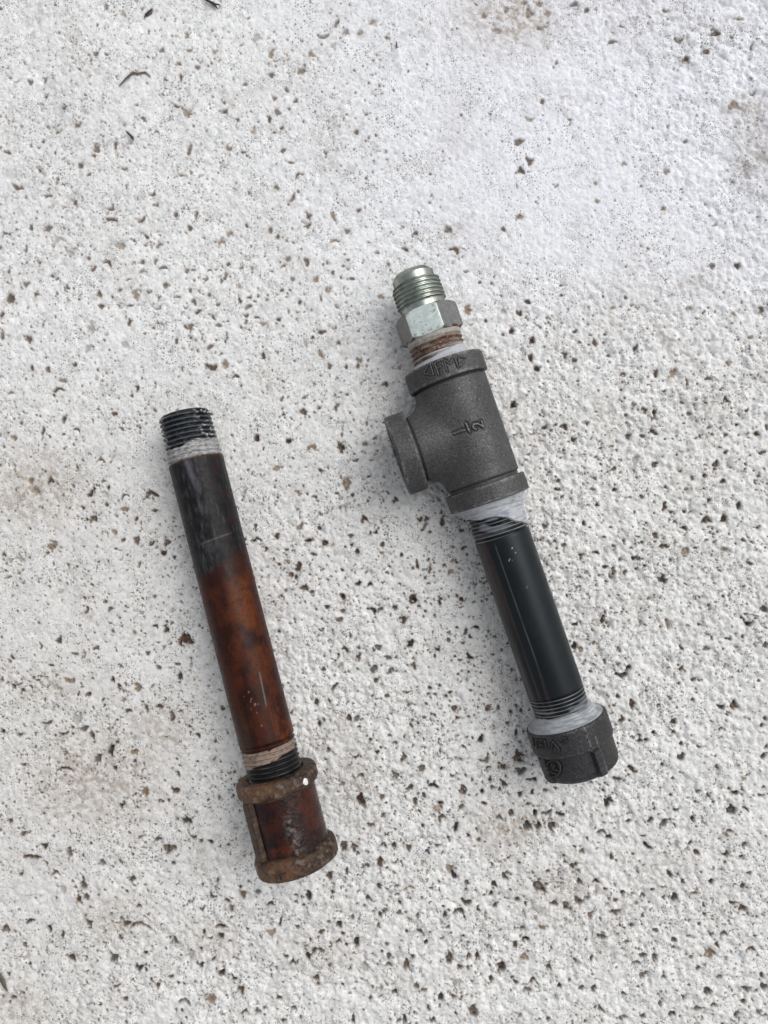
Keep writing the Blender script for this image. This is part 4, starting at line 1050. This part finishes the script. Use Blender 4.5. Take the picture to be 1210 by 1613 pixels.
def cpl_mod(ph, t, r):
    body = sstep(147.9, 148.5, t) * (1 - sstep(169.7, 170.3, t))
    a = np.abs(ph - R(141)); a2 = np.abs(ph - R(300))
    k = (1 - sstep(R(9.5), R(12), a)) + (1 - sstep(R(9.5), R(12), a2))
    r = r + 1.75 * k * body * (r > 12)
    r = r + np.where(r > 10.7, .42 * (fbm3(r * np.cos(ph) / 1.9, t / 1.9, r * np.sin(ph) / 1.9, 4, 171) - .5), 0) * (1 - .6 * body)
    # dents and a chipped corner on the lower band
    chip = np.exp(-((ph - R(28)) / .3) ** 2 - ((t - 178.0) / 1.2) ** 2)
    wav = .3 * np.sin(ph * 3 + 1) * (t > 170)
    return r - .9 * chip * (r > 12) + wav * (r > 13)


E1 = LL
b = Build()
b.polar([(168, 10.2), (143.0, 10.2), (142.1, 11.0), (141.9, 11.6, .25), (141.9, 14.2, .2), (142.15, 14.9, .2), (142.8, 15.45, .2), (144.0, 15.7, .2), (146.6, 15.65, .2), (147.6, 15.2, .2), (148.1, 14.4, .15), (148.35, 13.5, .2), (169.9, 13.5, .2), (170.3, 14.4, .15), (170.9, 15.3, .2), (172, 15.75, .2), (E1 - 1.4, 15.7, .2), (E1 - .5, 15.2, .15), (E1, 14.4, .25), (E1, 11.4, .2), (E1 - .8, 10.5, .4), (168, 10.1)],
        .4, 288, cpl_mod, cpl_col, az=LZ)
cpl = b.obj('ribbed_coupling', M_RCAST, left, 45)
b = Build()


def blob(px_, py_, ra, rb, r, col):
    """A thin fleck of paint lying on the coupling."""
    V = []; Q = []
    c0 = hit(px_, py_, r, ML, LZ)
    n = 16
    for k, f in enumerate((1.0, .8, .4, .02)):
        for m in range(n):
            a = 2 * math.pi * m / n
            q = hit(px_ + ra * f * math.cos(a) * (1 + .15 * math.sin(3 * a)), py_ + rb * f * math.sin(a) * (1 + .12 * math.sin(2 * a + 1)), r + (.05, .22, .3, .3)[k], ML, LZ)
            V.append(tuple(q))
    for k in range(3):
        for m in range(n):
            Q.append((k * n + m, k * n + (m + 1) % n, (k + 1) * n + (m + 1) % n, (k + 1) * n + m))
    b.add(np.array(V), np.array(Q), np.ones((len(V), 4)) * np.array(col))


blob(330 + 763 / 5.04, 1140 + 460 / 5.04, 4.0, 6.2, 15.7, [.75, .75, .72, .35])
b.obj('paint_fleck', M_PASTE, cpl, 60)


# ------------------------------------------------------------------ small litter on the ground
def litter(name, pts, mat_col, label, cat, zz=.35):
    bl = Build()
    P = [(unproject(x, y, zz * MM) * 1000) for x, y, r_ in pts]
    ns = 8
    V = []; Q = []
    L = [(p, max(pts[k][2] * .255, .03)) for k, p in enumerate(P)]
    for k, (p, rr) in enumerate(L):
        a = L[max(k - 1, 0)][0]; c = L[min(k + 1, len(L) - 1)][0]
        d = (c - a).normalized(); s = d.cross(Vector((0, 0, 1))).normalized()
        for m in range(ns):
            an = 2 * math.pi * m / ns
            V.append(tuple(p + s * (math.cos(an) * rr) + Vector((0, 0, 1)) * (math.sin(an) * min(rr, .45) + min(rr, .45) * .5)))
    for k in range(len(L) - 1):
        for m in range(ns):
            Q.append((k * ns + m, (k + 1) * ns + m, (k + 1) * ns + (m + 1) % ns, k * ns + (m + 1) % ns))
    bl.add(np.array(V), np.array(Q), np.ones((len(V), 4)) * np.array(mat_col))
    return bl


M_TWIG = surf_mat('dry_bark', 0, .05, 900, .3, 600, .1)
bl = litter('twig', [(312, -14, 1.2), (322, -4, 1.4), (326, 1, 1.6), (331, 3, 2.0), (336, 6, 2.4), (340, 10, 1.6), (344, 15, .2)], [.022, .018, .018, .6], '', '')
b2 = litter('twig', [(334, 4, 1.2), (340, 6.5, 1.1), (346, 7.5, 1.0), (347, 10, .7), (345.5, 12, .2)], [.022, .018, .018, .6], '', '')
bl.add(b2.v[0], b2.q[0], b2.c[0])
tw = bl.obj('twig', M_TWIG, None, 60)
tag(tw, 'dark forked twig end poking in over the top edge of the concrete', 'twig')
bl = litter('twig', [(187, 137, .2), (190, 133, .8), (198, 124, 1.2), (205, 118, 1.3), (211, 114, 1.5), (216, 117, 1.3), (222, 114.5, 1.1), (229, 114.5, 1.2), (235, 120, .3)], [.12, .10, .085, .7], '', '', .2)
tw = bl.obj('twig', M_TWIG, None, 60)
tag(tw, 'thin curved grey brown twig lying flat in the upper left of the concrete', 'twig')
bl = litter('bark', [(227, 28, .3), (230, 24, 1.5), (234, 20, 1.9), (238, 16, 1.3), (241, 13, .2)], [.03, .026, .022, .6], '', '')
tw = bl.obj('bark_sliver', M_TWIG, None, 60)
tag(tw, 'short black sliver between the forked twig end and the curved twig', 'bark sliver')
bl = litter('bark', [(198, 205, .3), (201, 209, 1.3), (205, 213, 1.5), (209, 217, 2.2), (211, 221, .4)], [.045, .038, .03, .6], '', '')
tw = bl.obj('bark_sliver', M_TWIG, None, 60)
tag(tw, 'short dark brown sliver below the curved twig, upper left', 'bark sliver')
bl = litter('bark', [(624, 64, .2), (625, 68, .8), (624.5, 73, 1.0), (623.5, 78, .2)], [.02, .018, .017, .6], '', '')
tw = bl.obj('bark_sliver', M_TWIG, None, 60)
tag(tw, 'tiny thin black sliver lying on smooth white concrete near the top centre', 'bark sliver')
bl = litter('leaf', [(-6, 1526, .5), (0, 1535, 2.5), (4, 1545, 3.6), (8, 1554, 2.6), (12, 1562, .3)], [.085, .085, .055, .6], '', '')
tw = bl.obj('leaf_fragment', M_TWIG, None, 60)
tag(tw, 'dull green grey leaf scrap at the lower left edge of the concrete', 'leaf')
